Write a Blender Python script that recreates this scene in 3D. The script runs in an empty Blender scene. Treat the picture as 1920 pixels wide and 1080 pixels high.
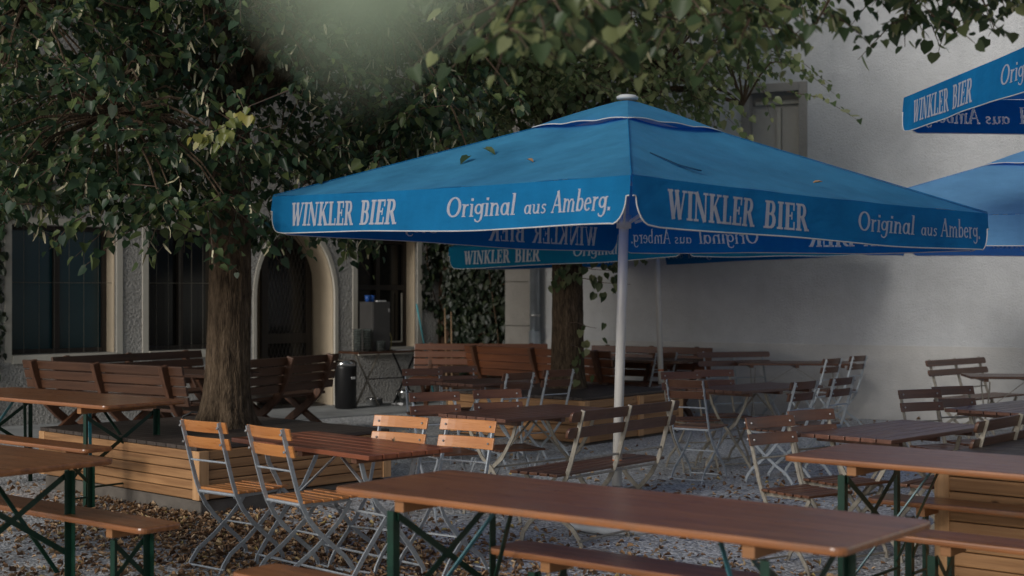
import bpy, bmesh, math, random
import numpy as np
from mathutils import Vector, Matrix
R = math.radians
random.seed(7)
sc = bpy.context.scene
col = sc.collection

# ------------------------------------------------------------------ camera, sky, sun, exposure
FPX, HY, HC = 2667.0, 547.0, 1.60          # focal length and horizon in 1920x1080 pixels, eye height in metres
cam_d = bpy.data.cameras.new("camera"); cam = bpy.data.objects.new("camera", cam_d); col.objects.link(cam)
cam_d.sensor_width = 36.0; cam_d.lens = 36.0 * FPX / 1920.0
cam_d.clip_start = 0.05; cam_d.clip_end = 500
cam.location = (0, 0, HC)
cam.rotation_euler = (R(90) + (HY - 540) / FPX, 0, 0)
cam_d.dof.use_dof = True; cam_d.dof.focus_distance = 9.8; cam_d.dof.aperture_fstop = 2.4
sc.camera = cam

w = bpy.data.worlds.new("World"); sc.world = w; w.use_nodes = True
SUN_TO = Vector((0.60, 0.72, -0.38)).normalized()
sun_el = math.asin(-SUN_TO.z); sun_rot = math.atan2(-SUN_TO.x, -SUN_TO.y)
nt = w.node_tree; bg = nt.nodes["Background"]
sky = nt.nodes.new("ShaderNodeTexSky"); sky.sky_type = 'NISHITA'; sky.sun_disc = False
sky.sun_elevation = sun_el; sky.sun_rotation = sun_rot; sky.dust_density = 1.0
hsv = nt.nodes.new('ShaderNodeHueSaturation'); hsv.inputs['Saturation'].default_value = .42
nt.links.new(sky.outputs[0], hsv.inputs['Color']); nt.links.new(hsv.outputs[0], bg.inputs[0]); bg.inputs[1].default_value = 0.13

sd = bpy.data.lights.new("sun", 'SUN'); sd.energy = 2.0; sd.angle = R(16); sd.color = (1.0, 0.955, 0.89)
so = bpy.data.objects.new("sun", sd); col.objects.link(so); so.location = (-6, -8, 9)
so.rotation_euler = SUN_TO.to_track_quat('-Z', 'Y').to_euler()

sc.view_settings.view_transform = 'Standard'; sc.view_settings.look = 'None'
sc.view_settings.exposure = -0.45; sc.view_settings.gamma = 1.0
sc.cycles.use_denoising = True
sc.cycles.max_bounces = 6; sc.cycles.transparent_max_bounces = 8

# ------------------------------------------------------------------ helpers
def P(px, py, z):
    """world point at height z seen at a pixel of the photograph"""
    p = (py - HY) / (HC - z)
    return Vector(((px - 960) / p, FPX / p, z))
def D(px, py, y):
    """world point at distance y seen at a pixel of the photograph"""
    p = FPX / y
    return Vector(((px - 960) / p, y, HC - (py - HY) / p))

class MB:
    def __init__(s): s.v = []; s.f = []
    def add(s, vs, fs):
        n = len(s.v); s.v += [tuple(v) for v in vs]; s.f += [tuple(i + n for i in f) for f in fs]; return s
    def hexa(s, a):
        return s.add(a, [(0,3,2,1),(4,5,6,7),(0,1,5,4),(1,2,6,5),(2,3,7,6),(3,0,4,7)])
    def box(s, c, d, rz=0.0, ax=None):
        x, y, z = d[0]/2, d[1]/2, d[2]/2
        cs, sn = math.cos(rz), math.sin(rz); vs = []
        for zz in (-z, z):
            for xx, yy in ((-x,-y),(x,-y),(x,y),(-x,y)):
                vs.append((c[0]+xx*cs-yy*sn, c[1]+xx*sn+yy*cs, c[2]+zz))
        return s.hexa(vs)
    def strap(s, pts, lat, wd, th):
        """rectangular section swept along pts; lat = lateral axis"""
        pts = [Vector(p) for p in pts]; lat = Vector(lat).normalized(); n = len(pts); vs = []
        for i, p in enumerate(pts):
            t = (pts[min(i+1, n-1)] - pts[max(i-1, 0)]).normalized()
            u = t.cross(lat).normalized()
            for a, b in ((-1,-1),(1,-1),(1,1),(-1,1)):
                vs.append(p + lat*(a*wd/2) + u*(b*th/2))
        fs = [(0,1,2,3), tuple(4*(n-1)+k for k in (3,2,1,0))]
        for i in range(n-1):
            for k in range(4):
                fs.append((4*i+k, 4*i+4+k, 4*i+4+(k+1)%4, 4*i+(k+1)%4))
        return s.add(vs, fs)
    def tube(s, pts, rs, n=8, cap=True):
        pts = [Vector(p) for p in pts]; m = len(pts)
        if not hasattr(rs, '__len__'): rs = [rs]*m
        ref = Vector((0,0,1)) if abs((pts[-1]-pts[0]).normalized().z) < .9 else Vector((1,0,0)); vs = []
        for i, p in enumerate(pts):
            t = (pts[min(i+1, m-1)] - pts[max(i-1, 0)])
            t = t.normalized() if t.length > 1e-9 else Vector((0,0,1))
            a = t.cross(ref).normalized(); b = t.cross(a)
            for k in range(n):
                g = 2*math.pi*k/n; vs.append(p + (a*math.cos(g) + b*math.sin(g))*rs[i])
        fs = []
        for i in range(m-1):
            for k in range(n):
                fs.append((i*n+k, (i+1)*n+k, (i+1)*n+(k+1)%n, i*n+(k+1)%n))
        if cap: fs += [tuple(range(n)), tuple(reversed(range((m-1)*n, m*n)))]
        return s.add(vs, fs)
    def lathe(s, prof, c=(0,0,0), n=24):
        m = len(prof); vs = []
        for r_, z in prof:
            for k in range(n):
                g = 2*math.pi*k/n; vs.append((c[0]+r_*math.cos(g), c[1]+r_*math.sin(g), c[2]+z))
        fs = [(i*n+k, i*n+(k+1)%n, (i+1)*n+(k+1)%n, (i+1)*n+k) for i in range(m-1) for k in range(n)]
        fs += [tuple(reversed(range(n))), tuple(range((m-1)*n, m*n))]
        return s.add(vs, fs)
    def slab(s, outline, z0, z1):
        n = len(outline)
        vs = [(x, y, z0) for x, y in outline] + [(x, y, z1) for x, y in outline]
        fs = [tuple(reversed(range(n))), tuple(range(n, 2*n))]
        fs += [(k, (k+1)%n, n+(k+1)%n, n+k) for k in range(n)]
        return s.add(vs, fs)
    def mesh(s, name, m, smooth=False, bevel=None):
        me = bpy.data.meshes.new(name); me.from_pydata(s.v, [], s.f)
        me.materials.append(m)
        bm = bmesh.new(); bm.from_mesh(me); bmesh.ops.recalc_face_normals(bm, faces=bm.faces)
        if bevel:
            bmesh.ops.bevel(bm, geom=[e for e in bm.edges if len(e.link_faces) == 2 and e.calc_face_angle(0) > .6],
                            offset=bevel, segments=2, profile=.6, affect='EDGES', clamp_overlap=True)
        bm.to_mesh(me); bm.free(); me.update()
        if smooth: me.polygons.foreach_set('use_smooth', [True]*len(me.polygons))
        return me
    def build(s, name, m, parent=None, smooth=False, bevel=None):
        o = bpy.data.objects.new(name, s.mesh(name, m, smooth, bevel)); col.objects.link(o)
        if parent: o.parent = parent
        return o

def tag(o, label=None, cat=None, group=None, kind=None):
    if label: o['label'] = label
    if cat: o['category'] = cat
    if group: o['group'] = group
    if kind: o['kind'] = kind
    return o
def empty(name, loc=(0,0,0), rz=0.0):
    o = bpy.data.objects.new(name, None); col.objects.link(o); o.location = loc; o.rotation_euler = (0,0,rz)
    o.empty_display_size = .1
    return o
def copy_tree(o, parent=None):
    c = o.copy(); col.objects.link(c)
    if parent: c.parent = parent
    for ch in list(o.children): copy_tree(ch, c)
    return c
_first = {}
def place(key, maker, loc, rz, label, cat, group=None, sub=None):
    """first call builds the thing itself, later calls copy it with its parts"""
    if key not in _first: o = _first[key] = maker()
    else: o = copy_tree(_first[key])
    o.location = loc; o.rotation_euler = (0,0,rz)
    if 'group' in o: del o['group']
    tag(o, label, cat, group)
    return o

# ------------------------------------------------------------------ materials
def nodes(name):
    m = bpy.data.materials.new(name); m.use_nodes = True
    return m, m.node_tree, m.node_tree.nodes["Principled BSDF"]
def N(t, typ, **kw):
    n = t.nodes.new(typ)
    for k, v in kw.items(): setattr(n, k, v)
    return n
def coords(t, scale, mode='Object', rnd=True):
    tc = N(t, 'ShaderNodeTexCoord'); mp = N(t, 'ShaderNodeMapping'); mp.inputs['Scale'].default_value = scale
    t.links.new(tc.outputs[mode], mp.inputs['Vector'])
    if rnd:
        oi = N(t, 'ShaderNodeObjectInfo'); ml = N(t, 'ShaderNodeMath', operation='MULTIPLY'); ml.inputs[1].default_value = 37.0
        t.links.new(oi.outputs['Random'], ml.inputs[0])
        cb = N(t, 'ShaderNodeCombineXYZ')
        for k in range(3): t.links.new(ml.outputs[0], cb.inputs[k])
        t.links.new(cb.outputs[0], mp.inputs['Location'])
    return mp.outputs[0]
def ramp(t, src, stops):
    r_ = N(t, 'ShaderNodeValToRGB'); e = r_.color_ramp.elements
    while len(e) < len(stops): e.new(.5)
    for k, (p, c) in enumerate(stops): e[k].position = p; e[k].color = (*c, 1)
    t.links.new(src, r_.inputs[0]); return r_.outputs[0]
def noise(t, vec, sc_, det=4, rough=.55):
    n = N(t, 'ShaderNodeTexNoise'); n.inputs['Scale'].default_value = sc_; n.inputs['Detail'].default_value = det
    n.inputs['Roughness'].default_value = rough
    t.links.new(vec, n.inputs['Vector']); return n.outputs['Fac']
def bump(t, b, h, strength, dist):
    bp = N(t, 'ShaderNodeBump'); bp.inputs['Strength'].default_value = strength; bp.inputs['Distance'].default_value = dist
    t.links.new(h, bp.inputs['Height']); t.links.new(bp.outputs[0], b.inputs['Normal'])
def mulv(t, c, fac_out, lo, hi):
    mr = N(t, 'ShaderNodeMapRange'); mr.inputs['To Min'].default_value = lo; mr.inputs['To Max'].default_value = hi
    t.links.new(fac_out, mr.inputs['Value'])
    hs = N(t, 'ShaderNodeHueSaturation'); t.links.new(c, hs.inputs['Color']); t.links.new(mr.outputs[0], hs.inputs['Value'])
    return hs.outputs[0]
def island(t):
    g = N(t, 'ShaderNodeNewGeometry'); return g.outputs['Random Per Island']
def plain(name, c, rough=.5, metal=0.0, var=.12, scale=8, bmp=0.0, spec=None):
    m, t, b = nodes(name)
    v = coords(t, (1,1,1)); n = noise(t, v, scale, 5)
    lo = tuple(x*(1-var) for x in c); hi = tuple(min(1, x*(1+var)) for x in c)
    t.links.new(ramp(t, n, [(.3, lo), (.7, hi)]), b.inputs['Base Color'])
    b.inputs['Roughness'].default_value = rough; b.inputs['Metallic'].default_value = metal
    if spec is not None: b.inputs['Specular IOR Level'].default_value = spec
    if bmp: bump(t, b, noise(t, v, scale*6, 4), bmp, .004)
    return m
def wood(name, dark, light, rough=.45, axis=0, coat=0.0, bmp=.25, isl=(.75, 1.25), knots=False, worn=None):
    m, t, b = nodes(name)
    s = [26.0]*3; s[axis] = 1.3
    v = coords(t, tuple(s))
    n1 = noise(t, v, 1.0, 6, .62); n2 = noise(t, coords(t, tuple(x*3.1 for x in s)), 1.3, 3)
    c = ramp(t, n1, [(.28, dark), (.5, tuple((a+b_)/2 for a, b_ in zip(dark, light))), (.72, light)])
    c = mulv(t, c, n2, .86, 1.14)
    if isl: c = mulv(t, c, island(t), *isl)
    if knots:
        vo = N(t, 'ShaderNodeTexVoronoi'); ks = [9.0]*3; ks[axis] = 3.5; t.links.new(coords(t, tuple(ks)), vo.inputs['Vector'])
        vo.inputs['Scale'].default_value = 1.0
        k = ramp(t, vo.outputs['Distance'], [(.06, (.3,.25,.2)), (.12, (1,1,1))])
        mx = N(t, 'ShaderNodeMixRGB', blend_type='MULTIPLY'); mx.inputs[0].default_value = 1
        t.links.new(c, mx.inputs[1]); t.links.new(k, mx.inputs[2]); c = mx.outputs[0]
    if worn:
        n3 = noise(t, coords(t, (3,3,3)), 1.0, 6, .7)
        f = ramp(t, n3, [(.55, (0,0,0)), (.75, (1,1,1))])
        mx = N(t, 'ShaderNodeMixRGB'); t.links.new(f, mx.inputs[0]); t.links.new(c, mx.inputs[1]); mx.inputs[2].default_value = (*worn, 1); c = mx.outputs[0]
    t.links.new(c, b.inputs['Base Color'])
    rr = ramp(t, n2, [(.3, (rough*.8,)*3), (.7, (min(1, rough*1.25),)*3)]); t.links.new(rr, b.inputs['Roughness'])
    if coat: b.inputs['Coat Weight'].default_value = coat; b.inputs['Coat Roughness'].default_value = .25
    bump(t, b, n1, bmp, .003)
    return m
def leafm(name, c1, c2, c3, rough=.42, trans=.35):
    m, t, b = nodes(name)
    i = island(t)
    c = ramp(t, i, [(0, c1), (.55, c2), (.93, c3), (1, tuple(min(1, x*1.5) for x in c3))])
    n = noise(t, coords(t, (1,1,1), rnd=False), 1.1, 2)
    c = mulv(t, c, n, .75, 1.25)
    g = N(t, 'ShaderNodeNewGeometry')
    mx = N(t, 'ShaderNodeMixRGB'); t.links.new(g.outputs['Backfacing'], mx.inputs[0]); t.links.new(c, mx.inputs[1])
    pale = mulv(t, c, i, 1.25, 1.6); t.links.new(pale, mx.inputs[2]); c = mx.outputs[0]
    t.links.new(c, b.inputs['Base Color']); b.inputs['Roughness'].default_value = rough
    tr = N(t, 'ShaderNodeBsdfTranslucent'); ms = N(t, 'ShaderNodeMixShader'); ms.inputs[0].default_value = trans
    tc = mulv(t, c, i, 1.3, 1.7); t.links.new(tc, tr.inputs['Color'])
    out = t.nodes['Material Output']
    t.links.new(b.outputs[0], ms.inputs[1]); t.links.new(tr.outputs[0], ms.inputs[2]); t.links.new(ms.outputs[0], out.inputs['Surface'])
    return m

M = {}
M['beer_top'] = wood('varnished_pine_top', (.17,.062,.023), (.42,.165,.058), .32, 0, .4, .12, (.9,1.1), worn=(.24,.125,.068))
M['beer_edge'] = wood('beer_batten', (.30,.13,.05), (.42,.2,.08), .5)
M['green'] = plain('green_enamel', (.006,.036,.022), .38, 0, .2, 20)
M['teal'] = plain('teal_enamel', (.03,.16,.20), .4, 0, .2, 20)  # struts catching the light: brightness put into the green enamel's colour
M['slat_new'] = wood('orange_varnished_ash', (.46,.165,.045), (.68,.29,.09), .30, 0, .6, .05, (.85,1.12))
M['slat_old'] = wood('weathered_brown_slat', (.085,.036,.02), (.18,.078,.042), .40, 0, .2, .2, (.8,1.2), worn=(.17,.085,.055))
M['slat_top'] = wood('brown_table_slat', (.10,.042,.026), (.19,.085,.055), .36, 0, .25, .15, (.85,1.15))
M['slat_red'] = wood('red_brown_table_slat', (.20,.055,.025), (.34,.11,.05), .35, 0, .35, .15, (.85,1.15))
M['galv'] = plain('galvanised_strap', (.42,.46,.50), .45, .35, .15, 40)
M['galv_old'] = plain('aged_beige_strap', (.33,.30,.25), .5, .25, .25, 30)
M['bolt'] = plain('zinc_bolt', (.42,.42,.42), .4, .7, .05, 40)
M['heavy'] = wood('oiled_bench_plank', (.09,.030,.013), (.19,.066,.027), .42, 0, .2, .25, (.8,1.2))
M['heavy_dark'] = wood('dark_bench_plank', (.045,.019,.010), (.10,.044,.022), .45, 0, .2, .25, (.8,1.2))
M['heavy_post'] = wood('dark_bench_post', (.07,.03,.016), (.14,.06,.03), .5, 2, 0, .25)
M['larch'] = wood('larch_siding', (.22,.105,.042), (.48,.26,.115), .6, 0, 0, .25, (.8,1.15), knots=True)
M['larch_v'] = wood('larch_post', (.46,.24,.10), (.68,.40,.20), .6, 2, 0, .25, (.85,1.15))
M['decking'] = wood('grey_brown_decking', (.040,.030,.025), (.085,.065,.054), .5, 0, 0, .3, (.8,1.2))
M['concrete'] = plain('rough_concrete', (.12,.105,.09), .9, 0, .35, 6, .6)
M['base_grey'] = plain('cast_base', (.50,.52,.54), .6, 0, .12, 9, .15)
M['pole'] = plain('white_pole', (.66,.65,.62), .35, .1, .06, 5)
M['steel'] = plain('steel_pole', (.4,.4,.4), .35, .8, .1, 9)
M['orange'] = plain('orange_band', (.55,.17,.04), .5)
M['zinc'] = plain('zinc_pipe', (.38,.42,.46), .4, .7, .15, 6)
M['black'] = plain('black_plastic', (.012,.012,.013), .4)
M['chrome'] = plain('steel_pot', (.6,.6,.6), .18, 1.0, .05, 8)
M['fridge'] = plain('grey_metal_cabinet', (.085,.082,.08), .45, .3, .08, 5)
M['blue_pl'] = plain('blue_plastic', (.02,.09,.35), .35)
M['white_pl'] = plain('white_plastic', (.7,.7,.7), .4)
M['turq'] = plain('turquoise_handle', (.12,.45,.50), .4)
M['yellow'] = plain('yellow_cord', (.5,.42,.15), .5)
M['stick'] = wood('bare_stick', (.22,.14,.08), (.36,.24,.14), .7, 2)
M['rope'] = plain('black_hose', (.015,.015,.016), .5)
M['red'] = plain('red_scrap', (.5,.02,.03), .5)
m, t, b = nodes('glass'); b.inputs['Transmission Weight'].default_value = .95; b.inputs['Roughness'].default_value = .08
b.inputs['Base Color'].default_value = (.75,.82,.8,1); b.inputs['IOR'].default_value = 1.3; M['glass'] = m

def fabric(name, c, trans=.35, var=.12, tcol=None):
    m, t, b = nodes(name)
    v = coords(t, (1,1,1), rnd=False)
    n = noise(t, v, 2.2, 5, .6); n2 = noise(t, coords(t, (1,1,1)), 220, 2); n3 = noise(t, coords(t, (6,6,1.2)), 1.5, 5, .7)
    lo = tuple(x*(1-var) for x in c); hi = tuple(x*(1+var) for x in c)
    cc = mulv(t, ramp(t, n, [(.3, lo), (.7, hi)]), n2, .85, 1.15)
    cc = mulv(t, cc, n3, .85, 1.12)
    t.links.new(cc, b.inputs['Base Color']); b.inputs['Roughness'].default_value = .8
    b.inputs['Specular IOR Level'].default_value = .12
    wr = noise(t, coords(t, (2.2,2.2,5), rnd=False), 1.6, 3, .5)
    b1 = N(t, 'ShaderNodeBump'); b1.inputs['Strength'].default_value = .6; b1.inputs['Distance'].default_value = .03; t.links.new(wr, b1.inputs['Height'])
    b2_ = N(t, 'ShaderNodeBump'); b2_.inputs['Strength'].default_value = .3; b2_.inputs['Distance'].default_value = .001; t.links.new(n2, b2_.inputs['Height'])
    t.links.new(b1.outputs[0], b2_.inputs['Normal']); t.links.new(b2_.outputs[0], b.inputs['Normal'])
    tr = N(t, 'ShaderNodeBsdfTranslucent'); ms = N(t, 'ShaderNodeMixShader'); ms.inputs[0].default_value = trans
    tr.inputs['Color'].default_value = (*tcol, 1) if tcol else (c[0]*.25, c[1]*.62, min(1, c[2]*1.9), 1)
    out = t.nodes['Material Output']
    t.links.new(b.outputs[0], ms.inputs[1]); t.links.new(tr.outputs[0], ms.inputs[2]); t.links.new(ms.outputs[0], out.inputs['Surface'])
    return m
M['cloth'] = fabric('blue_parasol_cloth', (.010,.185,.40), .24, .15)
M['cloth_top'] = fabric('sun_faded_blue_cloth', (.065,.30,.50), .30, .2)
M['cloth_teal'] = fabric('teal_parasol_cloth', (.006,.20,.32), .40)
M['cloth_pale'] = fabric('sun_bleached_blue_cloth', (.16,.38,.62), .3)  # light from the open sky put into this paler cloth colour
M['print'] = fabric('white_print', (.64,.62,.65), .45, .06, (.8,.85,.95))
M['print_in'] = fabric('print_seen_through_cloth', (.50,.60,.68), .6, .05, (.75,.85,1))
M['piping'] = plain('white_piping', (.55,.55,.55), .7)

def stucco(name, c, fine, coarse, strength, stain=.12, dist=.02):
    m, t, b = nodes(name)
    v = coords(t, (1,1,1), rnd=False)
    big = noise(t, v, .6, 5, .6); mid = noise(t, v, coarse, 6, .65); fi = noise(t, v, fine, 5, .7)
    cc = ramp(t, big, [(.3, tuple(x*(1-stain) for x in c)), (.7, c)])
    cc = mulv(t, cc, mid, .9, 1.08)
    st = noise(t, coords(t, (5,5,.5), rnd=False), 1.0, 4); cc = mulv(t, cc, st, .93, 1.05)
    t.links.new(cc, b.inputs['Base Color']); b.inputs['Roughness'].default_value = .92
    ad = N(t, 'ShaderNodeMath', operation='ADD'); t.links.new(mid, ad.inputs[0]); t.links.new(fi, ad.inputs[1])
    bump(t, b, ad.outputs[0], strength, dist)
    return m
M['white_wall'] = stucco('pale_trowelled_plaster', (.70,.71,.72), 45, 7, 1.0, .26, .025)
M['white_plinth'] = stucco('pale_plinth_plaster', (.66,.645,.62), 50, 7, .8, .25)
M['beige'] = stucco('smooth_beige_render', (.58,.48,.35), 80, 10, .15)
M['trim'] = stucco('off_white_trim', (.60,.57,.50), 80, 9, .12)
M['stone'] = stucco('worn_sandstone', (.38,.36,.33), 30, 5, .9, .4)
M['brown_wall'] = stucco('brown_brick_render', (.13,.075,.045), 30, 6, .6, .4)
# roughcast with worm-like ridges
m, t, b = nodes('grey_roughcast'); v = coords(t, (1,1,1), rnd=False)
vo = N(t, 'ShaderNodeTexVoronoi'); vo.inputs['Scale'].default_value = 34; t.links.new(v, vo.inputs['Vector'])
n = noise(t, v, 40, 6, .75); n2 = noise(t, v, 1.0, 4)
ad = N(t, 'ShaderNodeMath', operation='ADD'); t.links.new(vo.outputs['Distance'], ad.inputs[0]); t.links.new(n, ad.inputs[1])
c = ramp(t, ad.outputs[0], [(.45, (.17,.165,.155)), (.62, (.40,.39,.37)), (1, (.47,.46,.44))]); c = mulv(t, c, n2, .85, 1.12)
t.links.new(c, b.inputs['Base Color']); b.inputs['Roughness'].default_value = .95; bump(t, b, ad.outputs[0], .9, .03)
M['roughcast'] = m
# dark glazing
def glazing(name, c, rough):
    m, t, b = nodes(name); v = coords(t, (1,1,1), rnd=False)
    n = noise(t, v, 1.6, 3); t.links.new(ramp(t, n, [(.3, tuple(x*.7 for x in c)), (.75, c)]), b.inputs['Base Color'])
    b.inputs['Roughness'].default_value = rough; return m
M['pane_teal'] = glazing('dim_blue_green_glazing', (.012,.055,.068), .22)  # blue-green lens glow over this window put into the pane colour
M['pane'] = glazing('dim_glazing', (.014,.014,.013), .15)
M['dark_frame'] = wood('dark_window_wood', (.02,.015,.012), (.045,.035,.028), .5, 2)
M['wire'] = plain('pale_wire', (.17,.16,.13), .5, .3)
M['lattice'] = plain('iron_lattice', (.10,.09,.085), .45, .5)
M['blind'] = stucco('beige_blind', (.60,.57,.52), 90, 12, .1)
# gravel
m, t, b = nodes('fine_grey_gravel'); v = coords(t, (1,1,1), rnd=False)
vo = N(t, 'ShaderNodeTexVoronoi'); vo.inputs['Scale'].default_value = 62; t.links.new(v, vo.inputs['Vector'])
vo2 = N(t, 'ShaderNodeTexVoronoi'); vo2.inputs['Scale'].default_value = 27; t.links.new(v, vo2.inputs['Vector'])
sp = N(t, 'ShaderNodeSeparateColor'); t.links.new(vo.outputs['Color'], sp.inputs[0])
c = ramp(t, sp.outputs[0], [(0, (.16,.165,.17)), (.3, (.40,.405,.41)), (.8, (.62,.63,.64)), (1, (.82,.82,.82))])
big = noise(t, v, .55, 5, .6)
c = mulv(t, c, big, .80, 1.15)
dn = noise(t, v, .9, 6, .65); f = ramp(t, dn, [(.56, (0,0,0)), (.72, (.9,.9,.9))])
mx = N(t, 'ShaderNodeMixRGB'); t.links.new(f, mx.inputs[0]); t.links.new(c, mx.inputs[1])
dirt = mulv(t, ramp(t, sp.outputs[1], [(0, (.09,.065,.045)), (1, (.26,.20,.15))]), big, .8, 1.2); t.links.new(dirt, mx.inputs[2])
t.links.new(mx.outputs[0], b.inputs['Base Color']); b.inputs['Roughness'].default_value = .95; b.inputs['Specular IOR Level'].default_value = .2
ad = N(t, 'ShaderNodeMath', operation='ADD'); t.links.new(vo.outputs['Distance'], ad.inputs[0]); t.links.new(vo2.outputs['Distance'], ad.inputs[1])
bp = N(t, 'ShaderNodeBump'); bp.invert = True; bp.inputs['Strength'].default_value = .7; bp.inputs['Distance'].default_value = .010
t.links.new(ad.outputs[0], bp.inputs['Height']); t.links.new(bp.outputs[0], b.inputs['Normal']); M['gravel'] = m
M['paving'] = plain('concrete_paving', (.30,.31,.31), .85, 0, .25, 3, .3)
# bark
m, t, b = nodes('ridged_bark'); v = coords(t, (20,20,5)); n = noise(t, v, 1.4, 8, .72)
vo = N(t, 'ShaderNodeTexVoronoi'); vo.feature = 'DISTANCE_TO_EDGE'; vo.inputs['Scale'].default_value = 2.4; t.links.new(v, vo.inputs['Vector'])
c = ramp(t, n, [(.34, (.03,.021,.014)), (.52, (.105,.074,.048)), (.72, (.19,.14,.095))])
c = mulv(t, c, noise(t, coords(t, (1,1,1)), 2.5, 4), .75, 1.2)
t.links.new(c, b.inputs['Base Color']); b.inputs['Roughness'].default_value = .95; b.inputs['Specular IOR Level'].default_value = .2
ad = N(t, 'ShaderNodeMath', operation='ADD'); t.links.new(vo.outputs['Distance'], ad.inputs[0]); t.links.new(n, ad.inputs[1])
bump(t, b, ad.outputs[0], .75, .025); M['bark'] = m
M['twig'] = plain('twig_bark', (.10,.065,.045), .8)
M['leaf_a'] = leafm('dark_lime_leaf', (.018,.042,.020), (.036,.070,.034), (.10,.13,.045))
M['leaf_b'] = leafm('sunny_lime_leaf', (.075,.115,.045), (.14,.18,.075), (.26,.27,.13), .4, .4)  # sunlight on the far crown put into these lighter leaf colours
M['leaf_c'] = leafm('overhanging_lime_leaf', (.028,.055,.022), (.06,.095,.038), (.19,.21,.09), .42, .32)
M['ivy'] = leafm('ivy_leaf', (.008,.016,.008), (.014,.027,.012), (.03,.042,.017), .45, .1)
M['leaf_pale'] = leafm('young_pale_lime_leaf', (.40,.48,.34), (.45,.52,.38), (.5,.55,.42), .6, .5)  # near leaves lightened so their colour carries the bright blurred haze
M['bract'] = plain('pale_bract', (.50,.46,.30), .6)
m, t, b = nodes('fallen_leaf'); c = ramp(t, island(t), [(0, (.09,.05,.03)), (.35, (.22,.12,.06)), (.7, (.38,.23,.12)), (.93, (.52,.38,.24)), (1, (.50,.38,.12))])
t.links.new(c, b.inputs['Base Color']); b.inputs['Roughness'].default_value = .7; M['litter'] = m

# ------------------------------------------------------------------ setting: gravel yard, paving
mb = MB(); mb.add([(-40,-6,0),(40,-6,0),(40,60,0),(-40,60,0)], [(0,1,2,3)])
tag(mb.build('ground', M['gravel']), 'grey gravel yard strewn with brown leaves', None, None, 'structure')

WA = Vector((-5.88, 16.77, 0)); WD = Vector((.745, .667, 0)).normalized(); WN = Vector((WD.y, -WD.x, 0))   # inn wall line, towards the viewer
def W(u, n=0.0, z=0.0): return WA + WD*u + WN*n + Vector((0,0,z))
VA = Vector((.45, 19.96, 0)); VD = Vector((.887, -.461, 0)).normalized(); VN = Vector((VD.y, -VD.x, 0))     # white building wall line
def V(u, n=0.0, z=0.0): return VA + VD*u + VN*n + Vector((0,0,z))
mb = MB()
for k in range(9):
    a = [W(-4+k*1.17, .0, 0), W(-4+k*1.17+1.155, .0, 0), W(-4+k*1.17+1.155, 1.5, 0), W(-4+k*1.17, 1.5, 0)]
    mb.hexa([v + Vector((0,0,-.05)) for v in a] + [v + Vector((0,0,.02)) for v in a])
tag(mb.build('paving', M['paving'], None, False, .006), 'pale concrete paving slabs along the inn wall', None, None, 'structure')

# ------------------------------------------------------------------ inn with roughcast wall (local x along the wall, -y towards the yard)
inn = empty('roughcast_inn', WA, math.atan2(WD.y, WD.x))
tag(inn, 'inn with grey roughcast wall, dark tall windows and arched doorway', 'building')
H = 8.0; T = .45
wall = MB()
def wb(u0, u1, z0, z1, y0=0.0, y1=T): wall.box(((u0+u1)/2, (y0+y1)/2, (z0+z1)/2), (u1-u0, y1-y0, z1-z0))
ops = [(-2.2,-.55,.85,2.40), (-.02,1.305,.85,2.40), (1.74,2.90,.85,2.40), (4.963,6.03,.80,2.35)]
DU0, DU1, DS, DR, AZ = 3.31, 4.58, 1.52, .635, 1.50
edges = [-4.0]
for (a, b_, z0, z1) in ops: pass
cols = [(-4.0,-2.2,None),(-2.2,-.55,ops[0]),(-.55,-.02,None),(-.02,1.305,ops[1]),(1.305,1.74,None),(1.74,2.90,ops[2]),(2.90,DU0,None),(DU1,4.963,None),(4.963,6.03,ops[3]),(6.03,6.46,None)]
for a, b_, op in cols:
    if op is None: wb(a, b_, 0, 2.55)
    else: wb(a, b_, 0, op[2]); wb(a, b_, op[3], 2.55)
wb(-4.0, DU0, 2.55, H); wb(DU0, DU1, 2.55, H); wb(DU1, 6.46, 2.55, H)
# arch spandrels
uc = (DU0+DU1)/2; na = 20
for k in range(na):
    g0 = math.pi*(1-k/na); g1 = math.pi*(1-(k+1)/na)
    xa, za = uc+DR*math.cos(g0), DS+DR*AZ*math.sin(g0); xb, zb = uc+DR*math.cos(g1), DS+DR*AZ*math.sin(g1)
    wall.hexa([(xa,0,za),(xb,0,zb),(xb,T,zb),(xa,T,za),(xa,0,2.55),(xb,0,2.55),(xb,T,2.55),(xa,T,2.55)])
wall.build('wall', M['roughcast'], inn)
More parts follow.
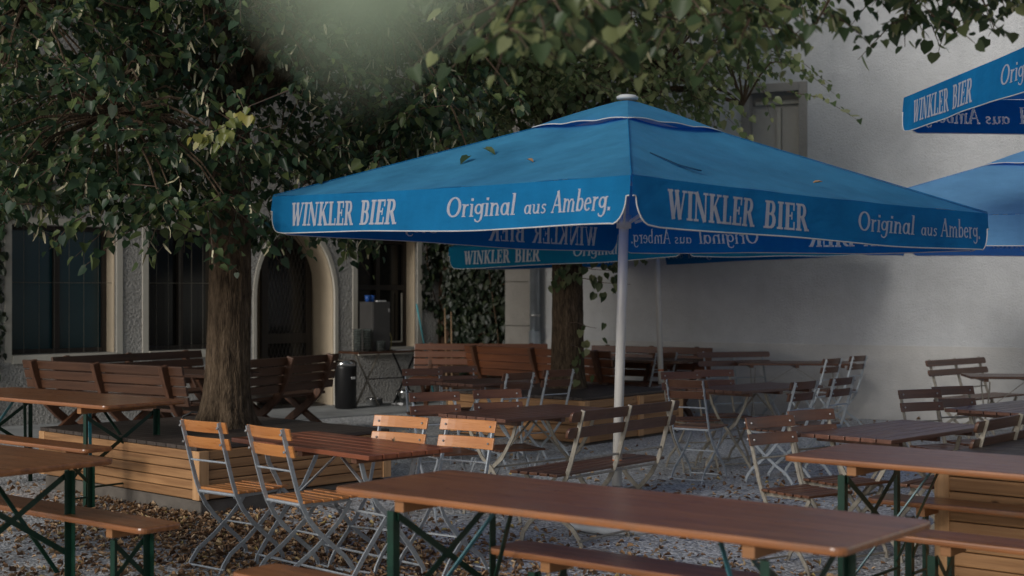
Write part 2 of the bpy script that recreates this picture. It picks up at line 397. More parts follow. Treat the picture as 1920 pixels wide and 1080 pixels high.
# smooth bands round the openings and reveals
for i, (a, b_, z0, z1) in enumerate(ops):
    wd = empty('window', (0,0,0)); wd.parent = inn
    s = MB(); k = .085; y = -.012
    s.box((a-k/2, y+.03, (z0+z1)/2), (k, .06, z1-z0+2*k)); s.box((b_+k/2, y+.03, (z0+z1)/2), (k, .06, z1-z0+2*k))
    s.box(((a+b_)/2, y+.03, z1+k/2), (b_-a-.004, .06, k)); s.box(((a+b_)/2, y+.015, z0-.05), (b_-a-.004, .09, .10))
    s.build('surround', M['trim'], wd, False, .004)
    d = .24
    for xr in (a+.005, b_-.005):
        s = MB(); s.box((xr, .045+d/2, (z0+z1)/2), (.014, d, z1-z0)); s.build('reveal', M['beige'], wd)
    f = MB(); yf = .27; ft = .055
    f.box((a+ft/2+.01, yf, (z0+z1)/2), (ft, .06, z1-z0)); f.box((b_-ft/2-.01, yf, (z0+z1)/2), (ft, .06, z1-z0))
    f.box(((a+b_)/2, yf, z1-ft/2), (b_-a-2*ft-.03, .06, ft)); f.box(((a+b_)/2, yf, z0+ft/2), (b_-a-2*ft-.03, .06, ft))
    f.box(((a+b_)/2, yf-.004, (z0+z1)/2), (.07, .06, z1-z0-2*ft-.004))
    if i == 3: f.box(((a+b_)/2, yf-.009, z0+.86*(z1-z0)/1.55), (b_-a-2*ft-.03, .06, .07))
    f.build('frame', M['dark_frame'], wd, False, .004)
    g = MB(); g.box(((a+b_)/2, yf+.05, (z0+z1)/2), (b_-a-.03, .02, z1-z0-.02))
    g.build('pane', M['pane_teal'] if i == 1 else M['pane'], wd)
    if i < 3:
        q = MB(); n = 7
        for k in range(1, n):
            x = a + (b_-a)*k/n; q.tube([(x, .10, z0), (x, .10, z1)], .0028, 5)
        q.tube([(a, .096, z0+.86), (b_, .096, z0+.86)], .004, 5)
        q.build('grille', M['wire'], wd)
    else:
        q = MB(); x0, x1, q0, q1 = (a+b_)/2+.05, b_-.11, z0+.07, z0+.78
        for p0, p1 in (((x1,q0),(x1,q1)), ((x0,q0),(x1-.012,q0))): q.strap([(p0[0],yf-.045,p0[1]),(p1[0],yf-.045,p1[1])], (0,1,0), .01, .018)
        q.build('sash_edge', M['trim'], wd)
# arched doorway
dr = empty('doorway'); dr.parent = inn
s = MB(); k = .06
def archring(s, r0, r1, y0, y1, us):
    pts = [(us-r0, 0.0, us-r1, 0.0)] if False else []
    A = [(uc-r0, 0.02)] + [(uc+r0*math.cos(math.pi*(1-i/24)), DS+r0*AZ*math.sin(math.pi*(1-i/24))) for i in range(25)] + [(uc+r0, .02)]
    B = [(uc-r1, 0.02)] + [(uc+r1*math.cos(math.pi*(1-i/24)), DS+r1*AZ*math.sin(math.pi*(1-i/24))) for i in range(25)] + [(uc+r1, .02)]
    for i in range(len(A)-1):
        (ax, az), (bx, bz), (cx, cz), (dx, dz) = A[i], A[i+1], B[i+1], B[i]
        s.hexa([(ax,y0,az),(bx,y0,bz),(cx,y0,cz),(dx,y0,dz),(ax,y1,az),(bx,y1,bz),(cx,y1,cz),(dx,y1,dz)])
archring(s, DR-.004, DR+.05, -.012, .03, uc); s.build('surround', M['trim'], dr)
s = MB(); archring(s, DR-.016, DR-.001, .032, .80, uc); s.build('reveal', M['beige'], dr)
s = MB(); s.box((uc, .95, 1.3), (2.0, .02, 2.8)); s.build('hall_wall', M['beige'], dr)
s = MB(); s.box((uc, .6, .015), (1.24, .75, .03)); s.build('threshold', M['concrete'], dr)
dl = empty('door', (uc+.17, .52, 0)); dl.parent = dr
s = MB()
s.box((-.36,0,1.2),(.10,.06,2.32)); s.box((.36,0,1.2),(.10,.06,2.32))
for z, h in ((.12,.16),(.95,.14),(2.28,.14)): s.box((0,0,z),(.62,.056,h))
s.build('door_frame', M['dark_frame'], dl, False, .004)
s = MB(); s.box((0,.02,.54),(.62,.015,.7)); s.box((0,.02,1.62),(.62,.015,1.2)); s.build('panel', M['pane'], dl)
s = MB()
for z0, z1 in ((.2,.88),(1.02,2.21)):
    for k in range(-12, 26):
        for sg in (1,-1):
            x0 = -.31+k*.062; xs = []
            zz0, zz1 = z0, z1; dx = (z1-z0)*.32*sg
            xa, xb = x0, x0+dx
            ta, tb = 0.0, 1.0
            for lim, sgn in ((-.31,1),(.31,-1)):
                fa, fb = (xa-lim)*sgn, (xb-lim)*sgn
                if fa < 0 and fb < 0: ta = 2
                elif fa < 0: ta = max(ta, fa/(fa-fb))
                elif fb < 0: tb = min(tb, fa/(fa-fb))
            if ta < tb: s.tube([(xa+dx*ta, -.008*sg, z0+(z1-z0)*ta), (xa+dx*tb, -.008*sg, z0+(z1-z0)*tb)], .004, 4)
s.build('lattice', M['lattice'], dl)

# ------------------------------------------------------------------ white building (local x along the wall)
wbld = empty('white_building', VA, math.atan2(VD.y, VD.x))
tag(wbld, 'tall pale plastered building side with a high stone framed window', 'building')
s = MB()
NU0, NU1, NZ0, NZ1 = 2.88, 3.76, 2.7, 4.30
def vb(u0,u1,z0,z1): s.box(((u0+u1)/2, .25, (z0+z1)/2), (u1-u0, .5, z1-z0))
vb(-.17, NU0, .0, 9.5); vb(NU1, 13, .0, 9.5); vb(NU0, NU1, .0, NZ0); vb(NU0, NU1, NZ1, 9.5)
s.build('wall', M['white_wall'], wbld)
s = MB(); s.box((6.415, -.008, .465), (13.17, .03, .93)); s.build('plinth', M['white_plinth'], wbld, False, .006)
s = MB()
for k, (z0, z1) in enumerate(((0,.62),(.62,1.12),(1.12,1.74),(1.74,2.2),(2.2,2.9),(2.9,3.5),(3.5,9))): s.box((-.38, .18+.003*(k%2), (z0+z1)/2), (.415-.004*(k%3), .5, z1-z0-.006))
s.build('corner_pilaster', M['stone'], wbld, False, .01)
s = MB(); s.box((-1.35, .42, 4.5), (1.58, .3, 9.0)); s.build('ivy_clad_bay', M['brown_wall'], wbld)
wd = empty('window'); wd.parent = wbld
s = MB(); k = .11
s.box((NU0+k/2, .06, (NZ0+NZ1)/2),(k,.16,NZ1-NZ0)); s.box((NU1-k/2, .06, (NZ0+NZ1)/2),(k,.16,NZ1-NZ0)); s.box(((NU0+NU1)/2,.06,NZ1-k/2),(NU1-NU0-2*k-.002,.156,k)); s.box(((NU0+NU1)/2,.05,NZ0+k/2),(NU1-NU0-2*k-.002,.2,k))
s.build('frame', M['stone'], wd, False, .008)
s = MB(); s.box(((NU0+NU1)/2, .30, (NZ0+NZ1)/2), (NU1-NU0, .04, NZ1-NZ0)); s.build('blind', M['blind'], wd)
s = MB(); s.box(((NU0+NU1)/2, .24, NZ1-.22), (NU1-NU0-.24, .06, .05)); s.box(((NU0+NU1)/2, .24, (NZ0+NZ1)/2-.1), (.05,.06,NZ1-NZ0-.4)); s.build('sash', M['trim'], wd)

# downpipe on the white wall
dp = empty('downpipe', V(-.08, .13)); tag(dp, 'silver zinc rain downpipe beside the worn stone pilaster', 'downpipe')
s = MB(); s.tube([(0,0,.98),(0,0,8.6)], .072, 16); s.build('pipe', M['zinc'], dp, True)
s = MB(); s.tube([(0,0,.02),(0,0,1.05)], .085, 16); s.build('standpipe', M['zinc'], dp, True)
for z in (1.25, 3.2, 5.4): s = MB(); s.tube([(0,0,z),(0,0,z+.035)], .08, 16); s.build('bracket', M['steel'], dp, True)

# ------------------------------------------------------------------ leaves and trees
LEAF = np.array([(0,0,0),(-.30,-.10,.02),(-.50,.22,.10),(-.34,.62,.07),(0,1.0,-.08),(.34,.62,.07),(.50,.22,.10),(.30,-.10,.02)], float)
def leaf_mesh(name, pos, tip, nor, size, mat, shape=LEAF, loops=((0,4,3,2,1),(0,7,6,5,4))):
    pos = np.asarray(pos, float); tip = np.asarray(tip, float); nor = np.asarray(nor, float); size = np.asarray(size, float)
    n = len(pos); k = len(shape)
    tip /= np.linalg.norm(tip, axis=1)[:,None]+1e-9
    x = np.cross(tip, nor); x /= np.linalg.norm(x, axis=1)[:,None]+1e-9
    z = np.cross(x, tip)
    z = z*np.random.default_rng(n).uniform(-.6,3.2,n)[:,None]; x = x*np.random.default_rng(n+1).uniform(.68,1.08,n)[:,None]
    v = pos[:,None,:] + size[:,None,None]*(shape[None,:,0:1]*x[:,None,:] + shape[None,:,1:2]*tip[:,None,:] + shape[None,:,2:3]*z[:,None,:])
    v = v.reshape(-1,3)
    li = np.concatenate([np.array(l) for l in loops]); lens = np.array([len(l) for l in loops])
    idx = (np.arange(n)[:,None]*k + li[None,:]).ravel()
    tot = np.tile(lens, n); st = np.concatenate(([0], np.cumsum(tot)[:-1]))
    me = bpy.data.meshes.new(name); me.vertices.add(len(v)); me.vertices.foreach_set('co', v.ravel().astype(np.float32))
    me.loops.add(len(idx)); me.loops.foreach_set('vertex_index', idx.astype(np.int32))
    me.polygons.add(len(tot)); me.polygons.foreach_set('loop_start', st.astype(np.int32)); me.polygons.foreach_set('loop_total', tot.astype(np.int32))
    me.update(calc_edges=True); me.validate(); me.materials.append(mat)
    return me
def link(name, me, parent=None):
    o = bpy.data.objects.new(name, me); col.objects.link(o)
    if parent: o.parent = parent
    return o
def unit(v): return v/(np.linalg.norm(v)+1e-9)

def crown(rng, regions, leaf, limb_ends, twigmat, root, leafmat, bracts=0.0, per=(11,17), tl=(.35,.8), shade_boxes=()):
    """sprays of alternate leaves on drooping twigs; regions = (x0,y0,x1,y1 pixel window, near and far distance, twigs)"""
    pos, tip, nor, size = [], [], [], []; bp, bt, bn, bs = [], [], [], []
    tw = MB(); br = MB(); ends = np.array([tuple(e) for e in limb_ends])
    for reg in list(regions) + list(shade_boxes):
        for q in range(reg[-1]):
            if len(reg) == 7 and reg in regions:
                x0, y0, x1, y1, d0, d1, cnt = reg
                if cnt > 60:                       # twigs gather in flat layered sprays
                    if q % 7 == 0:
                        cl = np.array(D(rng.uniform(x0, x1), rng.uniform(y0, y1), rng.uniform(d0, d1)))
                    c = cl + rng.normal(0, 1, 3)*np.array([.30,.30,.075])
                else:
                    d = rng.uniform(d0, d1)
                    c = np.array(D(rng.uniform(x0, x1), rng.uniform(y0, y1), d))
            else:
                c = np.array([rng.uniform(reg[0], reg[1]), rng.uniform(reg[2], reg[3]), rng.uniform(reg[4], reg[5])])
            g = rng.uniform(0, 2*math.pi); dirv = unit(np.array([math.cos(g), math.sin(g), rng.uniform(-.35,.25)]))
            L = rng.uniform(*tl); n = int(rng.uniform(*per)); pts = []
            if q % 5 == 0:
                e = ends[np.argmin(np.linalg.norm(ends - c, axis=1))]
                mid = (e + c)/2 + np.array([0,0,.12*np.linalg.norm(e-c)])
                br.tube([e, e*.6+mid*.4, mid, mid*.4+c*.6+np.array([0,0,.05]), c], [.016,.014,.011,.008,.005], 5)
            for i in range(n+1):
                f = i/n; p = c + dirv*L*f + np.array([0,0,-.45*L*f*f]); pts.append(p)
                if i == 0: continue
                t_ = unit(dirv + np.array([0,0,-.9*f])); side = unit(np.cross(t_, [0,0,1])) * (1 if i % 2 else -1)
                s_ = leaf*min(1.35, max(.4, rng.normal(.92,.26)))
                a = p + side*s_*.35 + rng.normal(0,.012,3)
                pos.append(a); tip.append(unit(side*.7 + t_*.55 + np.array([0,0,-.55]) + rng.normal(0,.35,3)))
                nor.append(unit(np.array([0,0,1.0]) + side*.25 - np.array([0,.45,0]) + rng.normal(0,.42,3))); size.append(s_)
                if bracts and rng.random() < bracts:
                    bp.append(p); bt.append(unit(np.array([0,0,-1]) + rng.normal(0,.35,3))); bn.append(rng.normal(0,1,3)); bs.append(leaf*rng.uniform(.9,1.3))
            tw.tube([pts[0], pts[n//2], pts[-1]], [.0045,.0032,.0015], 4, False)
    cr = link('crown', leaf_mesh('crown', pos, tip, nor, size, leafmat), root)
    tw.build('twigs', twigmat, root); br.build('branches', M['bark'], root)
    if bp:
        sh = np.array([(-.08,0,0),(.08,0,0),(.11,.5,.06),(.05,1,.22),(-.05,1,.22),(-.11,.5,.06)])
        tag(link('bracts', leaf_mesh('bracts', bp, bt, bn, bs, M['bract'], sh, ((0,1,2,5),(5,2,3,4))), root), None, None, None, 'stuff')
    return cr
def trunk(name, base, top, r0, r1, root, rng, flare=.16, n=84):
    rings = 70; vs = []; fs = []
    ph = rng.uniform(0, 6.28, 6)
    for i in range(rings):
        f = i/(rings-1); z = f
        c = base.lerp(top, f) + Vector((.03*math.sin(3*f+ph[0]), .03*math.sin(2.4*f+ph[1]), 0))
        h = (top.z-base.z)*f
        for k in range(n):
            g = 2*math.pi*k/n
            r = r0+(r1-r0)*f + flare*math.exp(-h/.16)*(1+.45*math.sin(4*g+ph[2])+.3*math.sin(7*g+ph[3]))
            r *= 1+.03*math.sin(3*g+ph[4]+2*f)+.02*math.sin(11*g+1.5*math.sin(5*f)+ph[5])+.022*abs(math.sin(13*g+1.1*math.sin(9*f+ph[1])+ph[0]))+.018*math.sin(23*g+2*math.sin(13*f+ph[3]))+rng.normal(0,.012)
            vs.append(c + Vector((r*math.cos(g), r*math.sin(g), 0)))
    for i in range(rings-1):
        for k in range(n): fs.append((i*n+k, i*n+(k+1)%n, (i+1)*n+(k+1)%n, (i+1)*n+k))
    fs += [tuple(reversed(range(n))), tuple(range((rings-1)*n, rings*n))]
    s = MB(); s.add(vs, fs); return s.build(name, M['bark'], root, True)
def limbs(top, ends, r0, root):
    for e in ends:
        s = MB(); e = Vector(e); mid = (top+e)/2 + Vector((0,0,.25))
        a = top - Vector((0,0,.25))
        s.tube([a, a.lerp(mid,.5)+Vector((0,0,.12)), mid, mid.lerp(e,.5)+Vector((0,0,.1)), e], [r0, r0*.8, r0*.6, r0*.4, .02], 9)
        s.build('limb', M['bark'], root, True)

# tree standing in the near deck
rng = np.random.default_rng(3)
tb = Vector((-2.37, 11.6, .42))
t1 = empty('lime_tree', (0,0,0)); tag(t1, 'big dark lime tree with hanging leaves growing through the wooden deck', 'tree')
top = Vector((-2.30, 11.65, 3.3)); trunk('trunk', tb, top, .178, .15, t1, rng, .13)
le = [(-4.6,10.4,3.9),(-3.4,9.9,3.6),(-2.2,10.0,3.9),(-1.0,11.2,3.9),(-.3,12.6,3.7),(-2.0,13.2,4.2),(-4.4,12.4,4.2),(-3.0,11.6,5.4),(-1.2,12.0,5.2),(-2.9,10.3,2.9),(-1.0,12.6,3.0)]
limbs(top, le, .085, t1)
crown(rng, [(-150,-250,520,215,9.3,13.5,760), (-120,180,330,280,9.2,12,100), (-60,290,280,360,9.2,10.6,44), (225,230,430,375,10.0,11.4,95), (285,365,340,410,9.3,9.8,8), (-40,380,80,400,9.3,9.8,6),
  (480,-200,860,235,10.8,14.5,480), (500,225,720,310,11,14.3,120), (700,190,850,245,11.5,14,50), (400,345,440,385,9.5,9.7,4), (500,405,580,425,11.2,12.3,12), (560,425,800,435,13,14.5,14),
  (500,-250,900,150,13.5,16.5,150), (-150,-700,800,-250,9.5,14,150)], .073, le, M['twig'], t1, M['leaf_a'], .12, (11,17), (.3,.65), [(-7.5,.4,9.2,19.5,4.5,7.2,1150)])  # last entry: unseen overhead foliage added to shade the inn wall and benches
# yellowing spray on the near tree
yp, yt, yn, ys = [], [], [], []
for (px, py, k) in ((362,268,4),(385,258,4),(405,262,4),(420,245,4),(432,228,3),(450,215,3),(470,205,3)):
    for q in range(k):
        yp.append(np.array(D(px+rng.normal(0,9), py+rng.normal(0,8), 9.15+rng.normal(0,.06)))); yt.append(np.array([rng.normal(0,.5), -.1, -1])); yn.append(np.array([rng.normal(0,.4), -1, .7])); ys.append(rng.uniform(.05,.085))
link('yellow_leaves', leaf_mesh('yellow_leaves', yp, yt, yn, ys, leafm('yellowing_leaf', (.10,.13,.025), (.19,.20,.045), (.30,.27,.06))), t1)
s = MB(); s.tube([D(540,170,9.5), D(470,198,9.2), D(420,238,9.15), D(355,268,9.15)], [.006,.004,.003,.0015], 4); s.build('yellow_twig', M['twig'], t1)
# tree standing in the far deck
t2 = empty('lime_tree', (0,0,0)); tag(t2, 'lime tree with sunlit small leaves rising behind the open blue parasol', 'tree')
tb2 = Vector((.66, 16.3, .42)); top2 = Vector((.56, 16.4, 3.6)); trunk('trunk', tb2, top2, .185, .15, t2, rng, .07)
le2 = [(-.4,15.6,4.2),(1.6,15.4,4.0),(2.6,16.0,3.7),(.5,17.0,4.6),(-.9,16.6,4.0),(1.8,17.0,4.6),(.6,15.2,4.9)]
limbs(top2, le2, .08, t2)
crown(rng, [(820,-250,1220,150,14.2,18,430), (1150,50,1390,215,14.5,17.5,110), (840,120,1100,225,15,18.3,190), (1370,60,1460,150,15,16.8,14),(1200,-250,1500,40,14.5,17.5,120)], .082, le2, M['twig'], t2, M['leaf_b'], .02, shade_boxes=[(-1.5,2.4,14,19,4.7,7.2,330)])  # last entry: unseen foliage above the far tree, added to darken the rear
# small shoots growing from the second trunk
sp_pos, sp_tip, sp_nor, sp_size = [], [], [], []
for (px, py, n, dx) in ((1040,520,12,-.05),(1060,500,14,0),(1110,505,16,.3),(1130,530,12,.35),(1170,470,14,.3),(1090,655,7,.05),(1080,690,4,.05),(1100,612,5,.12)):
    c = D(px, py, 16.05); a = D(1062, py-6, 16.2)
    s = MB(); s.tube([a, (a+c)/2+Vector((0,0,.03)), c, c+Vector((dx*.9,0,-.02))], [.006,.005,.004,.002], 4); s.build('shoot', M['twig'], t2)
    for k in range(n):
        p = np.array(c) + np.array([rng.uniform(-.12,.25)*(.6+dx*2), rng.uniform(-.12,.12), rng.uniform(-.15,.1)])
        sp_pos.append(p); sp_tip.append(np.array([rng.normal(0,.4), rng.normal(0,.4), -1])); sp_nor.append(np.array([rng.normal(0,.6), -1, .6])); sp_size.append(rng.uniform(.07,.11))
link('shoot_leaves', leaf_mesh('shoot_leaves', sp_pos, sp_tip, sp_nor, sp_size, M['leaf_b']), t2)
# tree whose branch hangs over the yard
t3 = empty('lime_tree', (0,0,0)); tag(t3, 'lime tree branch of large heart shaped leaves overhanging the yard in front', 'tree')
tb3 = Vector((3.3, 3.6, 0)); top3 = Vector((3.1, 4.0, 3.6)); trunk('trunk', tb3, top3, .2, .15, t3, rng, .12)
le3 = [(1.7,5.9,3.1),(.4,5.4,3.0),(2.2,6.2,3.0),(.9,5.2,2.95),(.05,1.9,2.55)]
limbs(top3, le3, .06, t3)
crown(rng, [(880,-200,1500,-60,5,6.6,70), (920,-30,1130,70,4.6,5.4,30), (1120,-50,1480,10,5.2,6.2,30), (1150,10,1330,60,5.2,6,10), (1330,20,1440,50,5.2,6,7), (1440,-200,1900,-70,5.6,7,55), (1440,-80,1900,-10,5.8,6.8,44), (1690,-20,1800,40,6,6.8,12), (1840,-20,1930,10,6,6.8,6), (1525,10,1560,45,5.6,6,4), (1350,60,1380,90,5.3,5.6,2), (740,-330,930,-90,4.5,5.2,14), (900,50,960,80,4.5,4.8,3)],
  .060, le3, M['twig'], t3, M['leaf_c'], .04, (6,10), (.14,.30), [(1.6,7.5,-.5,7.0,3.9,6.8,1100)])  # last entry: unseen crown off to the right, added to block skylight
# leaves of the same branch close to the lens
cp, ct, cn, cs_ = [], [], [], []
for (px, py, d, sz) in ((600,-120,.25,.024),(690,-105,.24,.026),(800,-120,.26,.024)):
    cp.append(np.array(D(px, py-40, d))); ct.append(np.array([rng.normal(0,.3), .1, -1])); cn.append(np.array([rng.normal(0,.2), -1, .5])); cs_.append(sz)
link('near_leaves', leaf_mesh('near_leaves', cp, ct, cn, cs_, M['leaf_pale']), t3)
s = MB(); s.tube([(.05,1.9,2.55),(.02,1.2,2.2),(-.02,.7,1.9),tuple(D(810,-190,.27)),tuple(D(600,-180,.26))], [.012,.008,.004,.002,.001], 5); s.build('near_twig', M['twig'], t3)

# ivy on the bay between the two walls
def ivy(name, label, blobs, leafsz, n, stems):
    r_ = empty(name); tag(r_, label, 'climbing plant')
    pos, tip, nor, size = [], [], [], []
    wts = np.array([b_[4]*b_[5] for b_ in blobs]); wts = wts/wts.sum()
    for k in rng.choice(len(blobs), n, p=wts):
        fn, nrm, u, z, ru, rz, th = blobs[k]
        g = rng.uniform(0, 6.28); q = math.sqrt(rng.random())
        p = fn(u+ru*q*math.cos(g), .02+abs(rng.normal(0, th)), z+rz*q*math.sin(g))
        pos.append(np.array(p)); tip.append(np.array([rng.normal(0,.5), rng.normal(0,.3), -1])); nor.append(np.array(nrm)+np.array([0,0,.5])+rng.normal(0,.35,3)); size.append(leafsz*rng.uniform(.6,1.25))
    link('leaves', leaf_mesh('leaves', pos, tip, nor, size, M['ivy']), r_)
    s = MB()
    for st in stems: s.tube(st, [.016-.01*i/(len(st)-1) for i in range(len(st))], 6)
    s.build('stem', M['bark'], r_, True)
    return r_
vn = (VN.x, VN.y, 0); wn = (WN.x, WN.y, 0)
bay = lambda u, n, z: V(u, n-.26, z)
bl = [(bay, vn, -1.15, z, .62, .55, .07) for z in (2.3,2.9,3.5,4.1,4.7,5.3)] + [(bay, vn, -1.15, 1.95, .6, .4, .06), (bay, vn, -1.45, 1.4, .3, .6, .05), (bay, vn, -.80, 1.3, .24, .6, .05), (bay, vn, -1.1, .8, .5, .5, .05), (bay, vn, -1.6, 1.7, .16, .9, .05), (bay, vn, -1.1, 1.35, .5, .5, .06)]
bl += [(W, wn, 6.25, 2.0, .16, .28, .05), (W, wn, 6.18, 1.62, .1, .28, .04), (W, wn, 6.36, 1.35, .12, .2, .05), (W, wn, 6.35, 2.5, .2, .5, .06), (W, wn, 6.1, 3.2, .5, .6, .06), (W, wn, 5.4, 3.7, .9, .7, .06), (W, wn, 6.42, 1.1, .06, .15, .04)]
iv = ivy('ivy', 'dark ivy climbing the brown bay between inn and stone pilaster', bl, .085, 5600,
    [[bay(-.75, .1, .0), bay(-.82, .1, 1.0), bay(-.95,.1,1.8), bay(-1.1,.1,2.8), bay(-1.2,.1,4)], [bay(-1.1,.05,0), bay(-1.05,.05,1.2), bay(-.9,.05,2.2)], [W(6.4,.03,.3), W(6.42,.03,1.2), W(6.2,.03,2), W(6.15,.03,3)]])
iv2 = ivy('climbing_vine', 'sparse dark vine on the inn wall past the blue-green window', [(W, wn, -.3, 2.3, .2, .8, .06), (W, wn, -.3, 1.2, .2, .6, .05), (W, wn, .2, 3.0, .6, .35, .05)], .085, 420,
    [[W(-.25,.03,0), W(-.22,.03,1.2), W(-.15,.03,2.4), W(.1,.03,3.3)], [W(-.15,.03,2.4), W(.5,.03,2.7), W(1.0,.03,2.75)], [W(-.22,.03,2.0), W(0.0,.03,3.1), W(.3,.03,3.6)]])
for (px, py, py2, lean) in ((836,578,642,.05),(848,585,642,.03)):
    a = D(px, py2+40, 19.9); b2 = D(px-2, py, 20.15); a.z = 0; a = Vector((b2.x+lean, b2.y-.35, 0))
    s = MB(); s.tube([a, (a+b2)/2, b2], [.014,.013,.011], 7)
    tag(s.build('garden_stake', M['stick'], None, True), ('longer' if py < 580 else 'shorter') + ' thin bare wooden stake leaning against the ivy', 'stake', 'stakes leaning in the ivy')

# ------------------------------------------------------------------ fallen leaves (uncountable)
LIT = np.array([(0,0,0),(-.24,.22,.16),(-.20,.68,.2),(.04,1,.05),(.20,.7,.26),(.22,.2,.12)], float)
pp = []
def patch(cx, cy, sx, sy, n, rot=0):
    for _ in range(n):
        a, b_ = rng.normal(0, sx), rng.normal(0, sy); pp.append((cx+a*math.cos(rot)-b_*math.sin(rot), cy+a*math.sin(rot)+b_*math.cos(rot)))
patch(-1.7, 9.2, .9, .5, 4200, -.7); patch(-.9, 8.0, 1.0, .8, 3300); patch(-2.4, 10.0, .9, .25, 1500, -.78); patch(-2.9, 9.6, 1.0, .5, 900, -.75); patch(.2, 6.9, 1.1, .7, 5000); patch(1.9, 6.9, .8, .5, 3000); patch(-1.9, 7.0, 1.2, 1.0, 1300); patch(-3, 7.6, 1, 1, 900); patch(.6, 9.5, 2.0, 1.5, 700); patch(2.0, 11.5, .8, .6, 300); patch(3.0, 13, 2.5, 3, 420); patch(-.3, 13, 1.5, 1.5, 250); patch(4.3, 17.2, 1.6, .25, 160, -.48)
pp = np.array([p for p in pp if p[1] > 4.5])
n = len(pp); g = rng.uniform(0, 6.28, n)
pos = np.column_stack([pp, rng.uniform(.003,.025,n)]); tip = np.column_stack([np.cos(g), np.sin(g), rng.normal(0,.22,n)]); nor = np.column_stack([rng.normal(0,.35,n), rng.normal(0,.35,n), np.ones(n)])
o = link('fallen_leaves', leaf_mesh('fallen_leaves', pos, tip, nor, rng.uniform(.02,.055,n), M['litter'], LIT, ((0,3,2,1),(0,5,4,3))))
tag(o, 'dry brown fallen leaves scattered over the gravel', None, None, 'stuff')

# ------------------------------------------------------------------ wooden decks
def deck(corner, yaw, LX, LY, h, plinth, label, rows, posts_x=(), flip=False):
    """corner = near corner; local x along one face, local y along the other"""
    e = empty('wooden_deck', corner, yaw); tag(e, label, 'deck', 'raised wooden decks')
    s = MB(); nb = max(3, int(LY/.125)); bw = LY/nb
    for k in range(nb): s.box((LX/2, bw*(k+.5), h-.014), (LX+.05, bw-.008, .028))
    s.build('deck_boards', M['decking'], e, False, .003)
    s = MB(); bh = (h-.03-plinth)/rows
    for r_ in range(rows):
        z = plinth + bh*(r_+.5)
        s.strap([(.055,-.004,z),(LX-.055,-.004,z)], (0,0,1), bh-.005, .026)
        s.strap([(.055,LY+.004,z),(LX-.055,LY+.004,z)], (0,0,1), bh-.005, .026)
    s.build('siding', M['larch'], e, False, .008)
    s = MB()
    for r_ in range(rows):
        z = plinth + bh*(r_+.5)
        s.strap([(-.004,.055,z),(-.004,LY-.055,z)], (0,0,1), bh-.005, .026); s.strap([(LX+.004,.055,z),(LX+.004,LY-.055,z)], (0,0,1), bh-.005, .026)
    s.build('siding', M['larch_y'], e, False, .008)
    for x, y in [(0.02,0.02),(LX-.02,0.02),(0.02,LY-.02),(LX-.02,LY-.02)] + [(x,0.0) for x in posts_x]:
        s = MB(); s.box((x, y, plinth+(h-.03-plinth)/2), (.085,.085,h-.032-plinth)); s.build('post', M['larch_v'], e, False, .005)
    s = MB(); s.box((LX/2, LY/2, h/2-.03), (LX-.10, LY-.10, h-.08)); s.build('core', M['decking'], e)
    if plinth > .02:
        s = MB(); s.box((LX/2, LY/2, plinth/2-.01), (LX-.03, LY-.03, plinth)); s.build('footing', M['concrete'], e, False, .01)
    return e
M['larch_y'] = wood('larch_siding_side', (.22,.105,.042), (.48,.26,.115), .6, 1, 0, .25, (.8,1.15), knots=True)
deck(P(375,838,.5).xy.to_3d(), R(47), 1.78, 2.2, .5, .12, 'square wooden deck of orange larch boards around the big dark lime trunk', 5)
deck(P(1096,746,.5).xy.to_3d(), R(51), 1.85, 1.85, .5, .03, 'square wooden deck around the second lime trunk with orange boarded sides', 5, (1.0,))
deck(Vector((2.36,7.85,0)), R(-41), 2.2, 1.5, .70, .02, 'tall boxy wooden deck of knotty orange boards beneath the beer table', 8)

# ------------------------------------------------------------------ beer garden folding tables and benches (orange top, green steel legs)
def round_rect(lx, ly, r_, n=5):
    o = []
    for cx, cy, a0 in ((lx/2-r_, ly/2-r_, 0), (-lx/2+r_, ly/2-r_, 90), (-lx/2+r_, -ly/2+r_, 180), (lx/2-r_, -ly/2+r_, 270)):
        for k in range(n+1):
            a = R(a0+90*k/n); o.append((cx+r_*math.cos(a), cy+r_*math.sin(a)))
    return o
def beer(kind, length=2.2):
    wdt, h, inset = (.74, .78, .36) if kind == 'table' else (.25, .48, .30)
    e = empty('beer_table' if kind == 'table' else 'beer_bench')
    s = MB(); s.slab(round_rect(length, wdt, .045), h-.03, h); s.build('table_top' if kind == 'table' else 'seat_board', M['beer_top'], e, False, .010)
    hy = wdt/2-.06 if kind == 'table' else .095
    for sx in (-1, 1):
        x = sx*(length/2-inset)
        s = MB(); s.box((x, 0, h-.055), (.05, wdt-.06, .048)); s.build('batten', M['beer_edge'], e, False, .004)
        for sy in (-1, 1):
            s = MB(); y = sy*hy; o = sx*.012
            s.box((x+sx*.042, y, (h-.08)/2), (.004, .036, h-.08)); s.box((x+sx*.042+sx*.016, y+sy*.0195, (h-.08)/2), (.036, .003, h-.08))
            s.build('leg', M['green'], e)
        s = MB(); xx = x+sx*.035; zt, zb = h-.10, .30*h+.05
        s.strap([(xx+.003,-hy,zt),(xx+.003,hy,zb)], (0,0,1), .034, .004); s.strap([(xx-.003,-hy,zb),(xx-.003,hy,zt)], (0,0,1), .034, .004)
        s.tube([(xx,-hy,.20*h),(xx,hy,.20*h)], .008, 6); s.build('cross_brace', M['green'], e)
        for sy in ((-1,1) if kind == 'table' else ()):
            s = MB(); s.strap([(x+sx*.03, sy*(hy-.05), .22*h+.02), (x-sx*.30, sy*.04, h-.04)], (0,1,0), .026, .005)
            s.build('strut', M['teal'] if kind == 'table' and sy < 0 else M['green'], e)
    return e
AX = R(-38.8)     # long axis of the beer tables
DX = Vector((math.cos(AX), math.sin(AX), 0)); DY = Vector((-DX.y, DX.x, 0))
